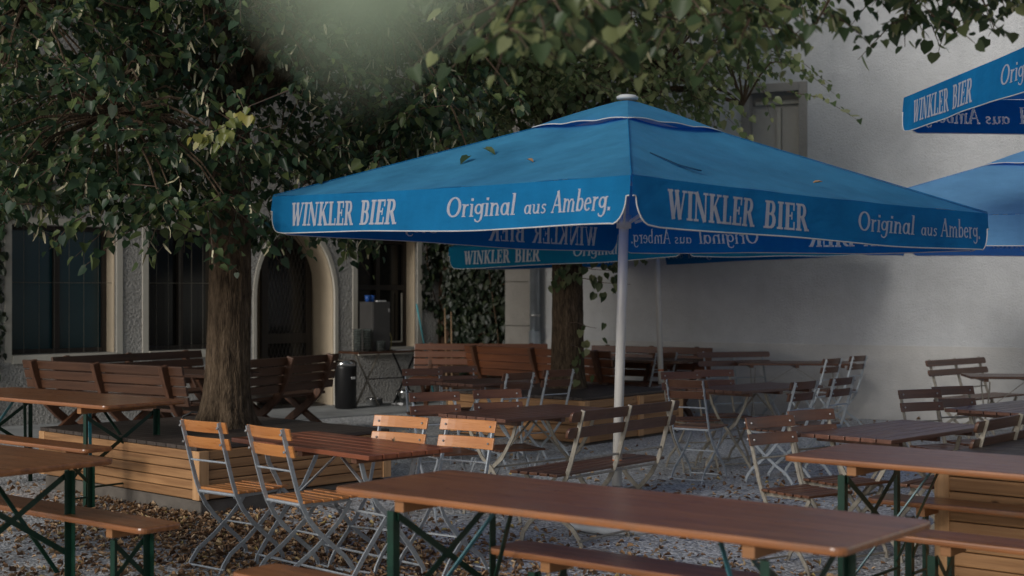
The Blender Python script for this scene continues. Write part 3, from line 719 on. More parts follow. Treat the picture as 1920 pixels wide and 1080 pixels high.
def beer_at(kind, corner, along, across, label, key=None, length=2.33, yaw=AX):
    """corner point given, centre = corner + along/2 + across/2"""
    ln, wd = (length, .74 if kind == 'table' else .25)
    dx = Vector((math.cos(yaw), math.sin(yaw), 0)); dy = Vector((-dx.y, dx.x, 0))
    c = corner.xy.to_3d() + dx*(along*ln/2) + dy*(across*wd/2)
    return place((kind, length), lambda: beer(kind, length), c, yaw, label, 'table' if kind == 'table' else 'bench',
                 'beer tables with green folding legs' if kind == 'table' else 'beer benches with green folding legs')
beer_at('table', P(622,916,.77), 1, 1, 'orange beer table whose whole top is in view, in front of the parasol pole')
beer_at('table', P(1466,857,.77), 1, 1, 'orange beer table whose end juts out in front of the tall boarded deck')
beer_at('table', P(352,752,.77), -1, -1, 'orange beer table standing in front of the curved back wooden bench')
beer_at('table', P(218,863,.77), -1, -1, 'orange beer table with just one end in view, between two beer benches')
beer_at('bench', P(912,1030,.47), 1, 1, 'beer bench pushed partly under the fully visible orange beer table, white parasol base behind')
beer_at('bench', P(428,1076,.47), 1, 1, 'beer bench of which only one rounded end tip shows below the folding chairs')
beer_at('bench', P(1622,936,.47), 1, 1, 'beer bench touching the tall boarded deck, under the jutting beer table')
beer_at('bench', P(1650,1003,.47), 1, 1, 'beer bench between the two orange beer tables, in front of the boarded deck')
beer_at('bench', P(215,840,.47), -1, -1, 'beer bench alongside the deck, half hidden behind a beer table end')
beer_at('bench', P(346,983,.47), -1, -1, 'beer bench on leafy gravel with its end and crossed green legs in full view')

# ------------------------------------------------------------------ folding garden chairs
def chair_profile():
    back = [(-.274,.862),(-.245,.76),(-.205,.62),(-.175,.52),(-.145,.44),(-.10,.36),(-.03,.28),(.06,.20),(.15,.125),(.20,.06),(.215,0)]
    front = [(.20,.435),(.175,.385),(.12,.32),(.04,.25),(-.06,.175),(-.17,.11),(-.22,.05),(-.245,0)]
    return back, front
def folding_chair(slat, metal):
    e = empty('folding_chair'); back, front = chair_profile(); hw = .165
    for sx in (-1, 1):
        s = MB(); s.strap([(sx*hw, y, z) for y, z in back], (1,0,0), .009, .024); s.build('leg', M[metal], e)
        s = MB(); s.strap([(sx*(hw-.022), y, z) for y, z in front], (1,0,0), .009, .024); s.build('leg', M[metal], e)
    for y, z, r_ in ((-.208,.63,.006),(-.145,.44,.010),(.045,.245,.006),(-.235,.03,.006),(.205,.03,.006)):
        s = MB(); s.tube([(-hw,y,z),(hw,y,z)], r_, 7); s.build('crossbar', M[metal], e)
    for sx in (-1,1):
        s = MB(); s.strap([(sx*(hw-.03),-.14,.43),(sx*(hw-.03),.20,.437)], (1,0,0), .006, .02); s.build('seat_rail', M[metal], e)
    for (zc, yc) in SLZ:
        s = MB(); n = 8; vs = []; hh = .033; tl = .27; w2 = .198
        for i in range(n+1):
            x = -w2+2*w2*i/n; bow = -.020*(1-(x/w2)**2)
            for dz, dy in ((-hh,.0),(hh,.0),(hh,.014),(-hh,.014)): vs.append((x, yc+bow+dy+.012-dz*tl, zc+dz))
        fs = [(3,2,1,0), tuple(4*n+k for k in range(4))]
        for i in range(n):
            for k in range(4): fs.append((4*i+k, 4*i+(k+1)%4, 4*i+4+(k+1)%4, 4*i+4+k))
        s.add(vs, fs); s.build('back_slat', M[slat], e, False, .004)
    for zc, yc in SLZ:
        for sx in (-1,1):
            s = MB(); s.lathe([(.003,-.006),(.007,0),(.007,.004),(.004,.008)], (0,0,0), 8)
            s.v = [(sx*(hw-.006)+v[0], yc+.021+v[2], zc+v[1]) for v in s.v]; s.build('bolt', M['bolt'], e)
            s = MB(); s.lathe([(.003,-.006),(.008,0),(.008,.004),(.004,.008)], (0,0,0), 8)
            s.v = [(sx*hw+v[0], yc-.022-v[2], zc+v[1]) for v in s.v]; s.build('bolt', M['bolt'], e)
    s = MB()
    for k in range(6):
        y = -.115+.064*k; s.box((0, y, .452+.002*abs(k-2.5)), (.36, .050, .016))
    s.build('seat', M[slat], e, False, .004)
    return e
SLZ = ((.832,-.262),(.737,-.239))
def chair(px, py, fx, fy, new, label, z=.865, old=False):
    b_ = P(px, py, z); f = Vector((fx, fy, 0)).normalized()
    loc = b_.xy.to_3d() + f*.265
    kind = 'new' if new else ('mid' if not old else 'old')
    args = {'new': ('slat_new','galv'), 'mid': ('slat_old','galv'), 'old': ('slat_old','galv_old')}[kind]
    place(('chair', kind), lambda: folding_chair(*args), loc, math.atan2(-f.x, f.y)+random.uniform(-.03,.03), label, 'folding chair', 'wooden slat folding chairs with metal strap legs')
chair(378,789,.62,.78, True, 'bright orange folding chair seen from behind, beside the deck corner post')
chair(500,800,.70,.71, True, 'bright orange folding chair seen from behind, its back before the red slat table')
chair(756,780,-.55,-.84, True, 'orange folding chair facing us over the red slat table, nearer the trunk')
chair(880,786,-.55,-.84, True, 'shiny orange folding chair facing us at the red slat table corner')
chair(813,735,.4,-.9, False, 'brown folding chair facing us behind the orange pair, at the long brown table')
chair(930,730,.4,-.9, False, 'brown folding chair half hidden behind the long brown slat table')
chair(790,691,.3,-.95, False, 'brown folding chair beside the small far slat table, close to the glasses table')
chair(857,686,.25,-.97, False, 'brown folding chair behind the small far slat table, before the curved bench')
chair(976,699,-.7,.7, False, 'dark folding chair with its back to us at the small far table')
chair(1050,693,-.65,.75, False, 'dark folding chair with its back to us in front of the second trunk')
chair(1286,712,.5,.86, False, 'reddish brown folding chair with back to us beside the armless garden bench', old=False)
chair(1274,697,.3,-.95, False, 'brown folding chair behind the reddish brown one, next to the far deck', old=True)
chair(1337,693,.25,-.97, False, 'brown folding chair facing us behind the middle slat table by the white wall', old=True)
chair(1510,715,-.7,.7, False, 'dark folding chair pulled up to the right end of the middle slat table')
chair(1582,708,-.75,.66, False, 'dark folding chair standing alone between the middle slat table and the wall', old=False)
chair(1563,672,-.75,.66, False, 'brown folding chair at the table along the white wall, the inner of a pair')
chair(1611,667,-.75,.66, False, 'brown folding chair at the table along the white wall, outermost of a pair')
chair(1441,780,.55,-.83, False, 'leaning brown folding chair with pale legs at the slat end of the grey-brown table', old=True)
chair(1517,768,.55,-.83, False, 'brown folding chair tucked behind the leaning pale legged one', old=True)
chair(1721,730,.4,-.9, False, 'brown folding chair before the tall metal framed bench by the wall, outer one', old=True)
chair(1785,724,.35,-.93, False, 'brown folding chair tucked against the slat table near the wall bench', old=True)
chair(1250,661,-.6,.8, False, 'dark folding chair back glimpsed beyond the deck beside the far parasol pole')

# ------------------------------------------------------------------ slatted folding tables
def slat_table(L, Wd, top, metal, h=.74):
    e = empty('slat_table'); n = max(5, int(round(Wd/.10))); bw = Wd/n
    s = MB()
    for k in range(n): s.box((0, -Wd/2+bw*(k+.5), h-.012), (L, bw-.008, .026))
    s.build('table_top', M[top], e, False, .004)
    for sx in (-1,0,1):
        s = MB(); s.box((sx*(L/2-.16), 0, h-.041), (.045, Wd-.06, .030)); s.build('batten', M['slat_old'], e, False, .003)
    hy = Wd/2-.07
    for sx in (-1,1):
        x = sx*(L/2-.20)
        for sg in (-1,1):
            s = MB(); o = sg*.008
            s.strap([(x+o, -sg*hy*.85, h-.06), (x+o, -sg*hy*.75, h-.14), (x+o, -sg*hy*.35, h-.30), (x+o, 0, .37), (x+o, sg*hy*.7, .17), (x+o, sg*hy*1.05, .06), (x+o, sg*hy*1.1, 0)], (1,0,0), .009, .026); s.build('leg', M[metal], e)
    xx = L/2-.20
    for y, z in ((-hy*1.02,.07),(hy*1.02,.07)):
        s = MB(); s.tube([(-xx,y,z),(xx,y,z)], .007, 6); s.build('stretcher', M[metal], e)
    s = MB(); s.tube([(-xx,0,.37),(xx,0,.37)], .007, 6); s.strap([(-xx,0,.37),(0,0,h-.06)], (0,1,0), .02, .006); s.strap([(xx,0,.37),(0,0,h-.06)], (0,1,0), .02, .006)
    s.build('stretcher', M[metal], e)
    return e
def slat_at(px, py, yaw, along, across, L, Wd, top, metal, label, z=.735):
    c = P(px, py, z).xy.to_3d(); dx = Vector((math.cos(yaw), math.sin(yaw), 0)); dy = Vector((-dx.y, dx.x, 0))
    c += dx*(along*L/2) + dy*(across*Wd/2)
    place(('slat', L, Wd, top, metal), lambda: slat_table(L, Wd, top, metal), c, yaw, label, 'table', 'folding slat tables with crossed metal legs')
slat_at(690,857,R(134),1,-1,1.30,.60,'slat_red','galv','reddish slat table shared by the four bright orange folding chairs')
slat_at(948,788,R(45),1,1,1.20,.68,'slat_top','galv_old','long dark brown slat table between the garden bench and the orange chairs')
slat_at(886,722,R(45),1,1,.85,.62,'slat_top','galv','small brown slat table in front of the curved bench and second trunk')
slat_at(1392,735,R(43),1,1,1.2,.62,'slat_top','galv_old','brown slat table in the open gravel before the white wall and its wall table')
slat_at(1385,682,R(-4),1,1,1.4,.65,'slat_old','galv_old','thin looking slat table alongside the white wall, behind all other chairs')
slat_at(1672,827,R(46),1,1,1.25,.62,'slat_top','galv_old','grey-brown slat table with reddish board ends just behind the jutting beer table')
slat_at(1920,777,R(44),1,1,1.2,.62,'slat_top','galv_old','slat table cut by the picture edge near the pair of chairs and wall bench')
slat_at(1820,707,R(-8),1,1,1.2,.6,'slat_old','galv_old','dark slat table in front of the metal framed bench, cut by the picture edge')

# ------------------------------------------------------------------ garden benches with metal straps
def garden_bench(L, metal, slat='slat_old'):
    e = empty('garden_bench'); back, front = chair_profile()
    xs = (-L/2+.10, 0, L/2-.10)
    for x in xs:
        s = MB(); s.strap([(x, y, z) for y, z in back], (1,0,0), .010, .03); s.build('leg', M[metal], e)
        s = MB(); s.strap([(x+.024, y, z) for y, z in front], (1,0,0), .010, .03); s.build('leg', M[metal], e)
    for y, z in ((-.18,.54),(-.14,.425),(.045,.245),(-.235,.04)):
        s = MB(); s.tube([(xs[0],y,z),(xs[2],y,z)], .008, 7); s.build('crossbar', M[metal], e)
    for zc, yc in ((.822,-.248),(.718,-.219)):
        s = MB(); s.slab(round_rect(L, .068, .025, 3), -.011, .011)
        s.v = [(v[0], yc+v[2]-v[1]*.27, zc+v[1]) for v in s.v]; s.build('back_slat', M[slat], e, False, .004)
    s = MB()
    for k in range(5): s.box((0, -.11+.078*k, .452), (L, .062, .02))
    s.build('seat', M[slat], e, False, .005)
    return e
def bench_at(pa, pb, z, L, metal, label, flip=1):
    a, b_ = P(*pa, z).xy.to_3d(), P(*pb, z).xy.to_3d(); d = (b_-a).normalized(); f = Vector((-d.y, d.x, 0))*flip
    c = (a+b_)/2 + f*.27
    place(('gbench', L, metal), lambda: garden_bench(L, metal), c, math.atan2(-f.x, f.y), label, 'bench', 'garden benches with metal strap frames')
bench_at((1083,771),(1270,750),.86,1.25,'galv_old','metal framed slat bench with back to us behind the white parasol pole')
bench_at((1828,791),(1990,763),.86,1.25,'galv_old','dark slat bench back rising behind the tall boarded deck, cut by picture edge')
bench_at((1305,660),(1441,658),.86,1.0,'galv','slim slat bench against the white wall behind the wall table',-1)
bench_at((1722,676),(1853,668),.86,1.25,'galv_old','upright slat bench by the white wall, above the two brown chairs',-1)

# ------------------------------------------------------------------ heavy curved timber benches
def heavy_bench(L, mat):
    e = empty('timber_bench')
    s = MB()
    for k in range(4):
        z = .56+.098*k; y = -.24-.075*(k*.33)-.03
        s.strap([(-L/2, y, z), (L/2, y, z)], (0,-.22,1), .088, .028)
    s.build('backrest', M[mat], e, False, .008)
    s = MB()
    for k in range(4): s.box((0, -.13+.108*k, .455), (L, .098, .032))
    s.build('seat', M[mat], e, False, .008)
    for x in (-L/2+.22, 0, L/2-.22):
        s = MB(); s.strap([(x,-.40,.90),(x,-.36,.76),(x,-.30,.60),(x,-.21,.45),(x,-.08,.33),(x,.10,.20),(x,.22,.10),(x,.28,0)], (1,0,0), .055, .085); s.build('support', M['heavy_post'], e, False, .008)
        s = MB(); s.strap([(x+.05,.26,.43),(x+.05,.14,.34),(x+.05,-.06,.20),(x+.05,-.24,.08),(x+.05,-.32,0)], (1,0,0), .045, .075); s.build('leg', M['heavy_post'], e, False, .008)
        s = MB(); s.box((x+.0,.03,.420), (.05,.44,.036)); s.build('rail', M['heavy_post'], e, False, .004)
    return e
def heavy_at(a, b_, flip, mat, label):
    a, b_ = Vector((*a,0)), Vector((*b_,0)); d = (b_-a).normalized(); f = Vector((-d.y, d.x, 0))*flip; L = round((b_-a).length, 2)
    place(('heavy', L, mat), lambda: heavy_bench(L, mat), (a+b_)/2 + f*.35, math.atan2(-f.x, f.y), label, 'bench', 'heavy timber benches with curved supports')
heavy_at((-5.05,14.7),(-3.08,13.3), 1, 'heavy_dark', 'heavy timber bench with back to us, left of the big lime trunk')
heavy_at((-4.95,15.3),(-3.74,17.1), -1, 'heavy_dark', 'timber bench standing under the dark windows of the inn')
heavy_at((-2.85,14.4),(-1.98,16.2), 1, 'heavy_dark', 'timber bench with curved legs between the big trunk and the black bin')
heavy_at((-1.32,19.25),(.48,19.15), -1, 'heavy', 'pale brown timber bench in front of the dark ivy')
heavy_at((-.62,18.7),(1.16,16.75), 1, 'heavy', 'long red-brown timber bench with back to us, passing behind the second trunk')
heavy_at((1.05,18.65),(2.50,17.75), -1, 'heavy', 'red-brown timber bench set against the white wall')
def timber_table(L):
    e = empty('timber_table'); s = MB()
    for k in range(5): s.box((0, -.28+.14*k, .75), (L, .13, .035))
    s.build('table_top', M['heavy_dark'], e, False, .006)
    for sx in (-1,1):
        for sg in (-1,1):
            s = MB(); x = sx*(L/2-.3); s.strap([(x+sg*.03, -sg*.26, .73),(x+sg*.03, 0, .37),(x+sg*.03, sg*.32, 0)], (1,0,0), .05, .09); s.build('leg', M['heavy_post'], e, False, .006)
    s = MB(); s.box((0,0,.40),(L-.5,.05,.09)); s.build('stretcher', M['heavy_post'], e)
    return e
place('ttable', lambda: timber_table(1.5), Vector((1.55,17.75,0)), R(-32), 'timber table with crossed legs in front of the bench on the white wall', 'table', 'heavy timber tables')
place('ttable', None, Vector((-3.4,14.9,0)), R(-36), 'dark timber table beside the big trunk between two timber benches', 'table', 'heavy timber tables')

# ------------------------------------------------------------------ lettering for the parasols (drawn as strokes)
TK, HL, SF = .20, .085, .075
def arc(cx, cy, rx, ry, a0, a1, n, wv, wh):
    pts, ws = [], []
    for i in range(n+1):
        a = R(a0+(a1-a0)*i/n); pts.append((cx+rx*math.cos(a), cy+ry*math.sin(a))); ws.append(wh+(wv-wh)*abs(math.cos(a)))
    return pts, ws
def ser(x0, x1, y): return ([(x0,y),(x1,y)], SF)
def stem(x, w_=TK): return [([(x,0),(x,1)], w_), ser(x-.17,x+.17,.963), ser(x-.17,x+.17,.037)]
G = {
 'W': (1.06, [([(.12,1),(.35,0)],TK), ([(.36,.02),(.53,.98)],HL), ([(.47,1),(.71,0)],TK), ([(.72,.02),(.92,.98)],HL), ser(-.02,.28,.963), ser(.37,.62,.963), ser(.80,1.06,.963)]),
 'I': (.40, stem(.2)),
 'N': (.86, [([(.15,0),(.15,1)],HL), ([(.14,1),(.66,0)],TK), ([(.69,0),(.69,1)],HL), ser(0,.24,.963), ser(.02,.30,.037), ser(.55,.84,.963)]),
 'K': (.80, stem(.2) + [([(.27,.42),(.60,.96)],HL), ([(.36,.58),(.66,.03)],TK), ser(.48,.76,.963), ser(.52,.82,.037)]),
 'L': (.64, stem(.2) + [([(.2,.04),(.60,.04)],.08), ([(.575,0),(.575,.30)],HL)]),
 'E': (.66, stem(.2) + [([(.2,.96),(.58,.96)],.08), ([(.56,1),(.56,.72)],HL), ([(.2,.04),(.60,.04)],.08), ([(.58,0),(.58,.30)],HL), ([(.2,.52),(.46,.52)],.075), ([(.45,.66),(.45,.38)],.07)]),
 'R': (.80, stem(.2) + [([(.2,.96),(.38,.96)],.08), arc(.38,.735,.17,.225,90,-90,9,.18,.08), ([(.38,.51),(.2,.51)],.08), ([(.40,.52),(.66,.03)],TK), ser(.54,.82,.037)]),
 'B': (.72, stem(.2) + [([(.2,.96),(.38,.96)],.08), arc(.38,.745,.15,.215,90,-90,9,.18,.08), ([(.2,.53),(.38,.53)],.08), arc(.38,.285,.20,.245,90,-90,9,.19,.08), ([(.38,.04),(.2,.04)],.08)]),
 'O': (.84, [arc(.41,.5,.32,.46,0,360,28,.15,.07)]),
 'A': (.78, [([(.07,0),(.38,.98)],.07), ([(.36,1),(.66,0)],.16), ([(.18,.34),(.56,.34)],.065), ([(-.02,.025),(.18,.025)],.05), ([(.53,.025),(.80,.025)],.05)]),
 'r': (.42, [([(.14,0),(.14,.62)],.13), ([(.15,.42),(.24,.56),(.37,.58)],.09), ([(.02,.60),(.14,.60)],.05), ([(.04,.02),(.26,.02)],.045)]),
 'i': (.30, [([(.15,0),(.15,.62)],.13), ([(.15,.76),(.15,.89)],.14), ([(.03,.60),(.15,.60)],.05), ([(.04,.02),(.28,.02)],.045)]),
 'g': (.56, [arc(.24,.36,.17,.22,0,360,16,.12,.06), ([(.44,.60),(.44,.02),(.40,-.16)],.12), ([(.41,-.16),(.28,-.26),(.12,-.22),(.07,-.12)],.075), ([(.42,.585),(.56,.60)],.06)]),
 'n': (.60, [([(.14,0),(.14,.62)],.13), ([(.15,.44),(.26,.56),(.37,.57),(.44,.48),(.45,.36)],.085), ([(.45,.42),(.45,0)],.13), ([(.03,.60),(.14,.60)],.05), ([(.04,.02),(.25,.02)],.045), ([(.36,.02),(.58,.02)],.045)]),
 'a': (.54, [arc(.24,.30,.16,.27,0,360,16,.12,.06), ([(.42,.60),(.42,.06),(.52,.02)],.12)]),
 'l': (.30, [([(.15,0),(.15,1.02)],.13), ([(.03,1.0),(.15,1.0)],.05), ([(.04,.02),(.28,.02)],.045)]),
 'u': (.60, [([(.14,.60),(.14,.20),(.18,.08),(.28,.04),(.38,.10),(.44,.22)],.11), ([(.45,.62),(.45,.02)],.12), ([(.02,.595),(.14,.595)],.05), ([(.34,.595),(.45,.595)],.05), ([(.45,.03),(.57,.03)],.05)]),
 's': (.44, [([(.36,.50),(.28,.57),(.17,.56),(.11,.46),(.16,.36),(.28,.29),(.34,.18),(.29,.06),(.17,.03),(.07,.10)],.095)]),
 'm': (.90, [([(.14,0),(.14,.62)],.13), ([(.15,.44),(.25,.56),(.35,.56),(.43,.44)],.085), ([(.44,.46),(.44,0)],.13), ([(.45,.44),(.55,.56),(.66,.56),(.73,.44)],.085), ([(.74,.46),(.74,0)],.13), ([(.03,.60),(.14,.60)],.05), ([(.66,.02),(.88,.02)],.045), ([(.04,.02),(.25,.02)],.045)]),
 'b': (.56, [([(.14,1.02),(.14,.02)],.13), arc(.30,.31,.17,.27,0,360,16,.12,.06), ([(.03,1.0),(.14,1.0)],.05)]),
 'e': (.50, [([(.09,.33),(.41,.36)],.055), arc(.25,.31,.17,.27,5,320,16,.12,.06)]),
 '.': (.26, [([(.12,-.01),(.12,.14)],.15)]),
 ' ': (.34, []),
}
def lay(text, x0, x1, y0, size, shear):
    """strokes of a text squeezed to run from x0 to x1"""
    wtot = sum(G[c][0] for c in text); k = (x1-x0)/wtot; x = x0; out = []
    for c in text:
        wd, st = G[c]
        for pts, ws in st:
            out.append(([(x+(p[0]+shear*p[1]*size/k)*k if False else x+p[0]*k+shear*p[1]*size, y0+p[1]*size) for p in pts], ws, k, size))
        x += wd*k
    return out
def stroke_quads(pts, ws, kx, ky):
    n = len(pts); ws = ws if hasattr(ws, '__len__') else [ws]*n; out = []
    for i, p in enumerate(pts):
        a, b_ = pts[max(i-1,0)], pts[min(i+1,n-1)]
        tx, ty = (b_[0]-a[0])/kx, (b_[1]-a[1])/ky; l = math.hypot(tx,ty)+1e-9
        nx, ny = -ty/l, tx/l; h = ws[i]/2
        out.append(((p[0]+nx*h*kx, p[1]+ny*h*ky), (p[0]-nx*h*kx, p[1]-ny*h*ky)))
    return out

# ------------------------------------------------------------------ parasols
def parasol(loc, side, eave, peak, vh, yaw, tilt, cloth, label, seed, cap=(.30,.36), pole_low=.29, base=True, strap=False, tilt_axis='Y', inner=(), top=None):
    rg = random.Random(seed); h = side/2
    e = empty('parasol', loc); e.rotation_euler = (Matrix.Rotation(tilt, 3, tilt_axis) @ Matrix.Rotation(yaw, 3, 'Z')).to_euler()
    tag(e, label, 'parasol', 'square blue beer garden parasols')
    # canopy: four sagging facets with a cut-off top under the vent
    f0 = .22; cn = MB(); n, mrow = 22, 16
    sides = [((-h,-h),(h,-h)), ((h,-h),(h,h)), ((h,h),(-h,h)), ((-h,h),(-h,-h))]
    def surf(a, b_, s_, t_):
        x = (a[0]+(b_[0]-a[0])*s_)*t_; y = (a[1]+(b_[1]-a[1])*s_)*t_
        z = peak - .05 - (peak-.05-eave)*t_
        z -= .035*math.sin(math.pi*s_)*math.sin(math.pi*min(1,t_))*1.2 + .012*math.sin(math.pi*s_)*t_**3
        z += .004*math.sin(23*s_+seed)*t_*t_
        return (x, y, z)
    for a, b_ in sides:
        vs = [surf(a, b_, i/n, f0+(1-f0)*j/mrow) for j in range(mrow+1) for i in range(n+1)]
        cn.add(vs, [(j*(n+1)+i, j*(n+1)+i+1, (j+1)*(n+1)+i+1, (j+1)*(n+1)+i) for j in range(mrow) for i in range(n)])
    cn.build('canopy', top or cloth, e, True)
    for a, b_ in sides:
        sm = MB(); sm.tube([Vector(surf(a, b_, 0, f0+(1-f0)*j/8))+Vector((0,0,.004)) for j in range(9)], .003, 5)
        sm.build('seam', cloth, e, True)
    # vent tier
    vn_ = MB(); vp = MB(); f1 = .265
    for a, b_ in sides:
        vs = []
        for j in range(5):
            t_ = .03+(f1-.03)*j/4
            for i in range(17):
                s_ = i/16; x = (a[0]+(b_[0]-a[0])*s_)*t_; y = (a[1]+(b_[1]-a[1])*s_)*t_
                sc_ = .016*abs(math.sin(3*math.pi*s_))*(j/4)**3
                vs.append((x, y, peak - .012 - (peak-eave)*.92*t_ - .028*(j/4)**2 + sc_*.7))
        vn_.add(vs, [(j*17+i, j*17+i+1, (j+1)*17+i+1, (j+1)*17+i) for j in range(4) for i in range(16)])
        vp.tube([Vector(v)+Vector((0,0,-.001)) for v in vs[-17:]], .004, 5)
    v_ = vn_.build('vent', top or cloth, e, True); vp.build('piping', M['piping'], v_, True)
    # valances
    for k, (a, b_) in enumerate(sides):
        L = side; d = Vector((b_[0]-a[0], b_[1]-a[1], 0)).normalized(); o = Vector((d.y, -d.x, 0)); A = Vector((a[0], a[1], 0))
        ph = rg.uniform(0,6)
        def wave(s_, v): return (.010*math.sin(s_*4.1+ph)+.005*math.sin(s_*9.7+2*ph))*(v/vh) + .012*(v/vh)
        def bottom(s_):
            q = min(s_, L-s_); r_ = .10
            if q < .02: return vh*.42
            if q < .02+r_: u = (q-.02)/r_; return vh*.42 + (vh*.58)*math.sqrt(max(0, 1-(1-u)**2))
            return vh + .006*math.sin(s_*3+ph)
        def pt(s_, v, off=0.0):
            sg_ = .012*math.sin(math.pi*s_/L); p = A + d*s_ + o*(.004+wave(s_, v)+off); return Vector((p.x, p.y, eave - sg_ - v))
        ss = [0,.004,.012,.02,.024,.03,.04,.055,.075,.10,.12] + [ .12+(L-.24)*i/44 for i in range(1,44)] + [L-x for x in (.12,.10,.075,.055,.04,.03,.024,.02,.012,.004,0)]
        fine = k in inner; rows = 54 if fine else 6
        if fine: ss = ss[:11] + [.12+(L-.24)*i/700 for i in range(1,700)] + ss[-11:]
        vs = []
        for j in range(rows+1):
            for s_ in ss: vs.append(pt(s_, bottom(s_)*j/rows))
        m_ = len(ss)
        q = vh/.25; off0 = .0035
        words = [lay('WINKLER', .075*L, .287*L, -.205*q, .155*q, .07), lay('BIER', .309*L, .425*L, -.205*q, .155*q, .07), lay('Original', .565*L, .745*L, -.175*q, .118*q, .12), lay('aus', .765*L, .82*L, -.175*q, .085*q, .12), lay('Amberg.', .832*L, .965*L, -.175*q, .118*q, .06)]
        hole = np.zeros((rows, m_-1), bool)
        if fine:                                   # the letters are undyed cloth: open the blue cloth behind them so they show from inside
            sa = np.array(ss); sm_ = (sa[:-1]+sa[1:])/2; bt_ = np.array([bottom(x) for x in sm_])
            for wd_ in words:
                for pts, ws, kx, ky in wd_:
                    qd = stroke_quads(pts, ws, kx, ky)
                    for j in range(len(qd)-1):
                        quad = [qd[j][0], qd[j][1], qd[j+1][1], qd[j+1][0]]
                        x0, x1 = min(p[0] for p in quad), max(p[0] for p in quad)
                        i0, i1 = np.searchsorted(sm_, x0), np.searchsorted(sm_, x1)
                        for i in range(i0, i1):
                            vv = -bt_[i]*(np.arange(rows)+.5)/rows; pos_ = np.ones(rows, bool); neg_ = np.ones(rows, bool)
                            for a_ in range(4):
                                p0, p1 = quad[a_], quad[(a_+1) % 4]
                                cr_ = (p1[0]-p0[0])*(vv-p0[1]) - (p1[1]-p0[1])*(sm_[i]-p0[0])
                                pos_ &= cr_ >= 0; neg_ &= cr_ <= 0
                            hole[:, i] |= pos_ | neg_
        vb_ = MB(); vb_.add(vs, [(j*m_+i, (j+1)*m_+i, (j+1)*m_+i+1, j*m_+i+1) for j in range(rows) for i in range(m_-1) if not hole[j, i]])
        va = vb_.build('valance', cloth, e, True)
        pi = MB(); pi.tube([pt(s_, bottom(s_), .002) for s_ in ss], .0042, 5); pi.build('piping', M['piping'], va, True)
        for strokes in words:
          for mat_, sgn, nm in ((M['print'], 1, 'lettering'),) if fine else ((M['print'], 1, 'lettering'), (M['print_in'], -1, 'lettering')):
              lt = MB()
              for i, (pts, ws, kx, ky) in enumerate(strokes):
                  qd = stroke_quads(pts, ws, kx, ky); vs = []
                  for l_, r_ in qd:
                      for c in (l_, r_): vs.append(pt(c[0], -c[1], sgn*(off0+.00006*(i % 9))))
                  lt.add(vs, [(2*j, 2*j+1, 2*j+3, 2*j+2) for j in range(len(qd)-1)])
              lt.build(nm, mat_, va)
    # ribs, pole, cap
    rb = MB()
    for a in ((-h,-h),(h,-h),(h,h),(-h,h),(0,-h),(h,0),(0,h),(-h,0)):
        mid = 0 in a; dz = .075 if mid else .03
        rb.strap([(a[0]*.02,a[1]*.02,peak-.10-dz),(a[0]*.975,a[1]*.975,eave-.01-dz)], (a[1],-a[0],0), .018, .022)
        rb.strap([(a[0]*.03,a[1]*.03,eave-.12),(a[0]*.45,a[1]*.45,peak-.12-dz-(peak-.065-eave)*.45)], (a[1],-a[0],0), .014, .018)
    rb.build('ribs', M['pole'], e)
    s = MB(); s.tube([(0,0,pole_low),(0,0,peak-.03)], .033, 18); s.build('pole', M['pole'], e, True)
    s = MB(); s.tube([(0,0,pole_low+.155),(0,0,pole_low+.175)], .0345, 18); s.build('band', M['orange'], e, True)
    s = MB(); s.tube([(0,0,.03),(0,0,pole_low+.02)], .026, 16); s.build('stub', M['steel'], e, True)
    s = MB(); s.tube([(0,0,eave-.16),(0,0,eave-.07)], .05, 14); s.build('hub', M['pole'], e, True)
    s = MB(); s.lathe([(.02,-.02),(.072,-.016),(.075,.0),(.055,.012),(.02,.018)], (0,0,peak), 18); s.build('cap', M['base_grey'], e, True)
    if base:
        s = MB(); s.lathe([(.31,0.004),(.325,.02),(.32,.05),(.29,.062),(.07,.068),(.055,.12),(.035,.125)], (0,0,0), 40); s.build('base', M['base_grey'], e, True)
    if strap:
        a, b_ = sides[0]; pts = [Vector(surf(a, b_, s_, t_))+Vector((0,0,z)) for s_, t_, z in strap]
        lat = (pts[-1]-pts[0]).normalized().cross(Vector((0,0,1)))
        s = MB(); s.strap(pts, lat, .035, .004); s.build('tie_strap', M['cloth_dark'], e, True)
    return e
M['cloth_dark'] = fabric('dark_blue_strap', (.010,.06,.14), .1)
YAW1 = R(41.3)
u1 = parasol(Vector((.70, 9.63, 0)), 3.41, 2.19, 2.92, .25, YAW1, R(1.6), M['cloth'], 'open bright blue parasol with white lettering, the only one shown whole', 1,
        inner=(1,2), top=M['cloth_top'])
parasol(Vector((1.80, 17.0, 0)), 3.5, 2.21, 2.95, .25, R(46), R(-2.0), M['cloth_teal'], 'blue-green parasol far behind the whole one, its pole beside the far deck', 2, pole_low=.50)
parasol(Vector((4.84, 12.85, 0)), 3.41, 2.23, 2.95, .25, R(-30), R(0), M['cloth_pale'], 'sun-bleached pale blue parasol cut by the picture edge, canopy at table distance', 3)
parasol(Vector((4.72, 8.98, 0)), 3.45, 3.05, 3.80, .26, R(2.0), R(0), M['cloth'], 'high blue parasol cut by the picture edge, looming above the pale one', 4, inner=(2,), top=M['cloth_top'])
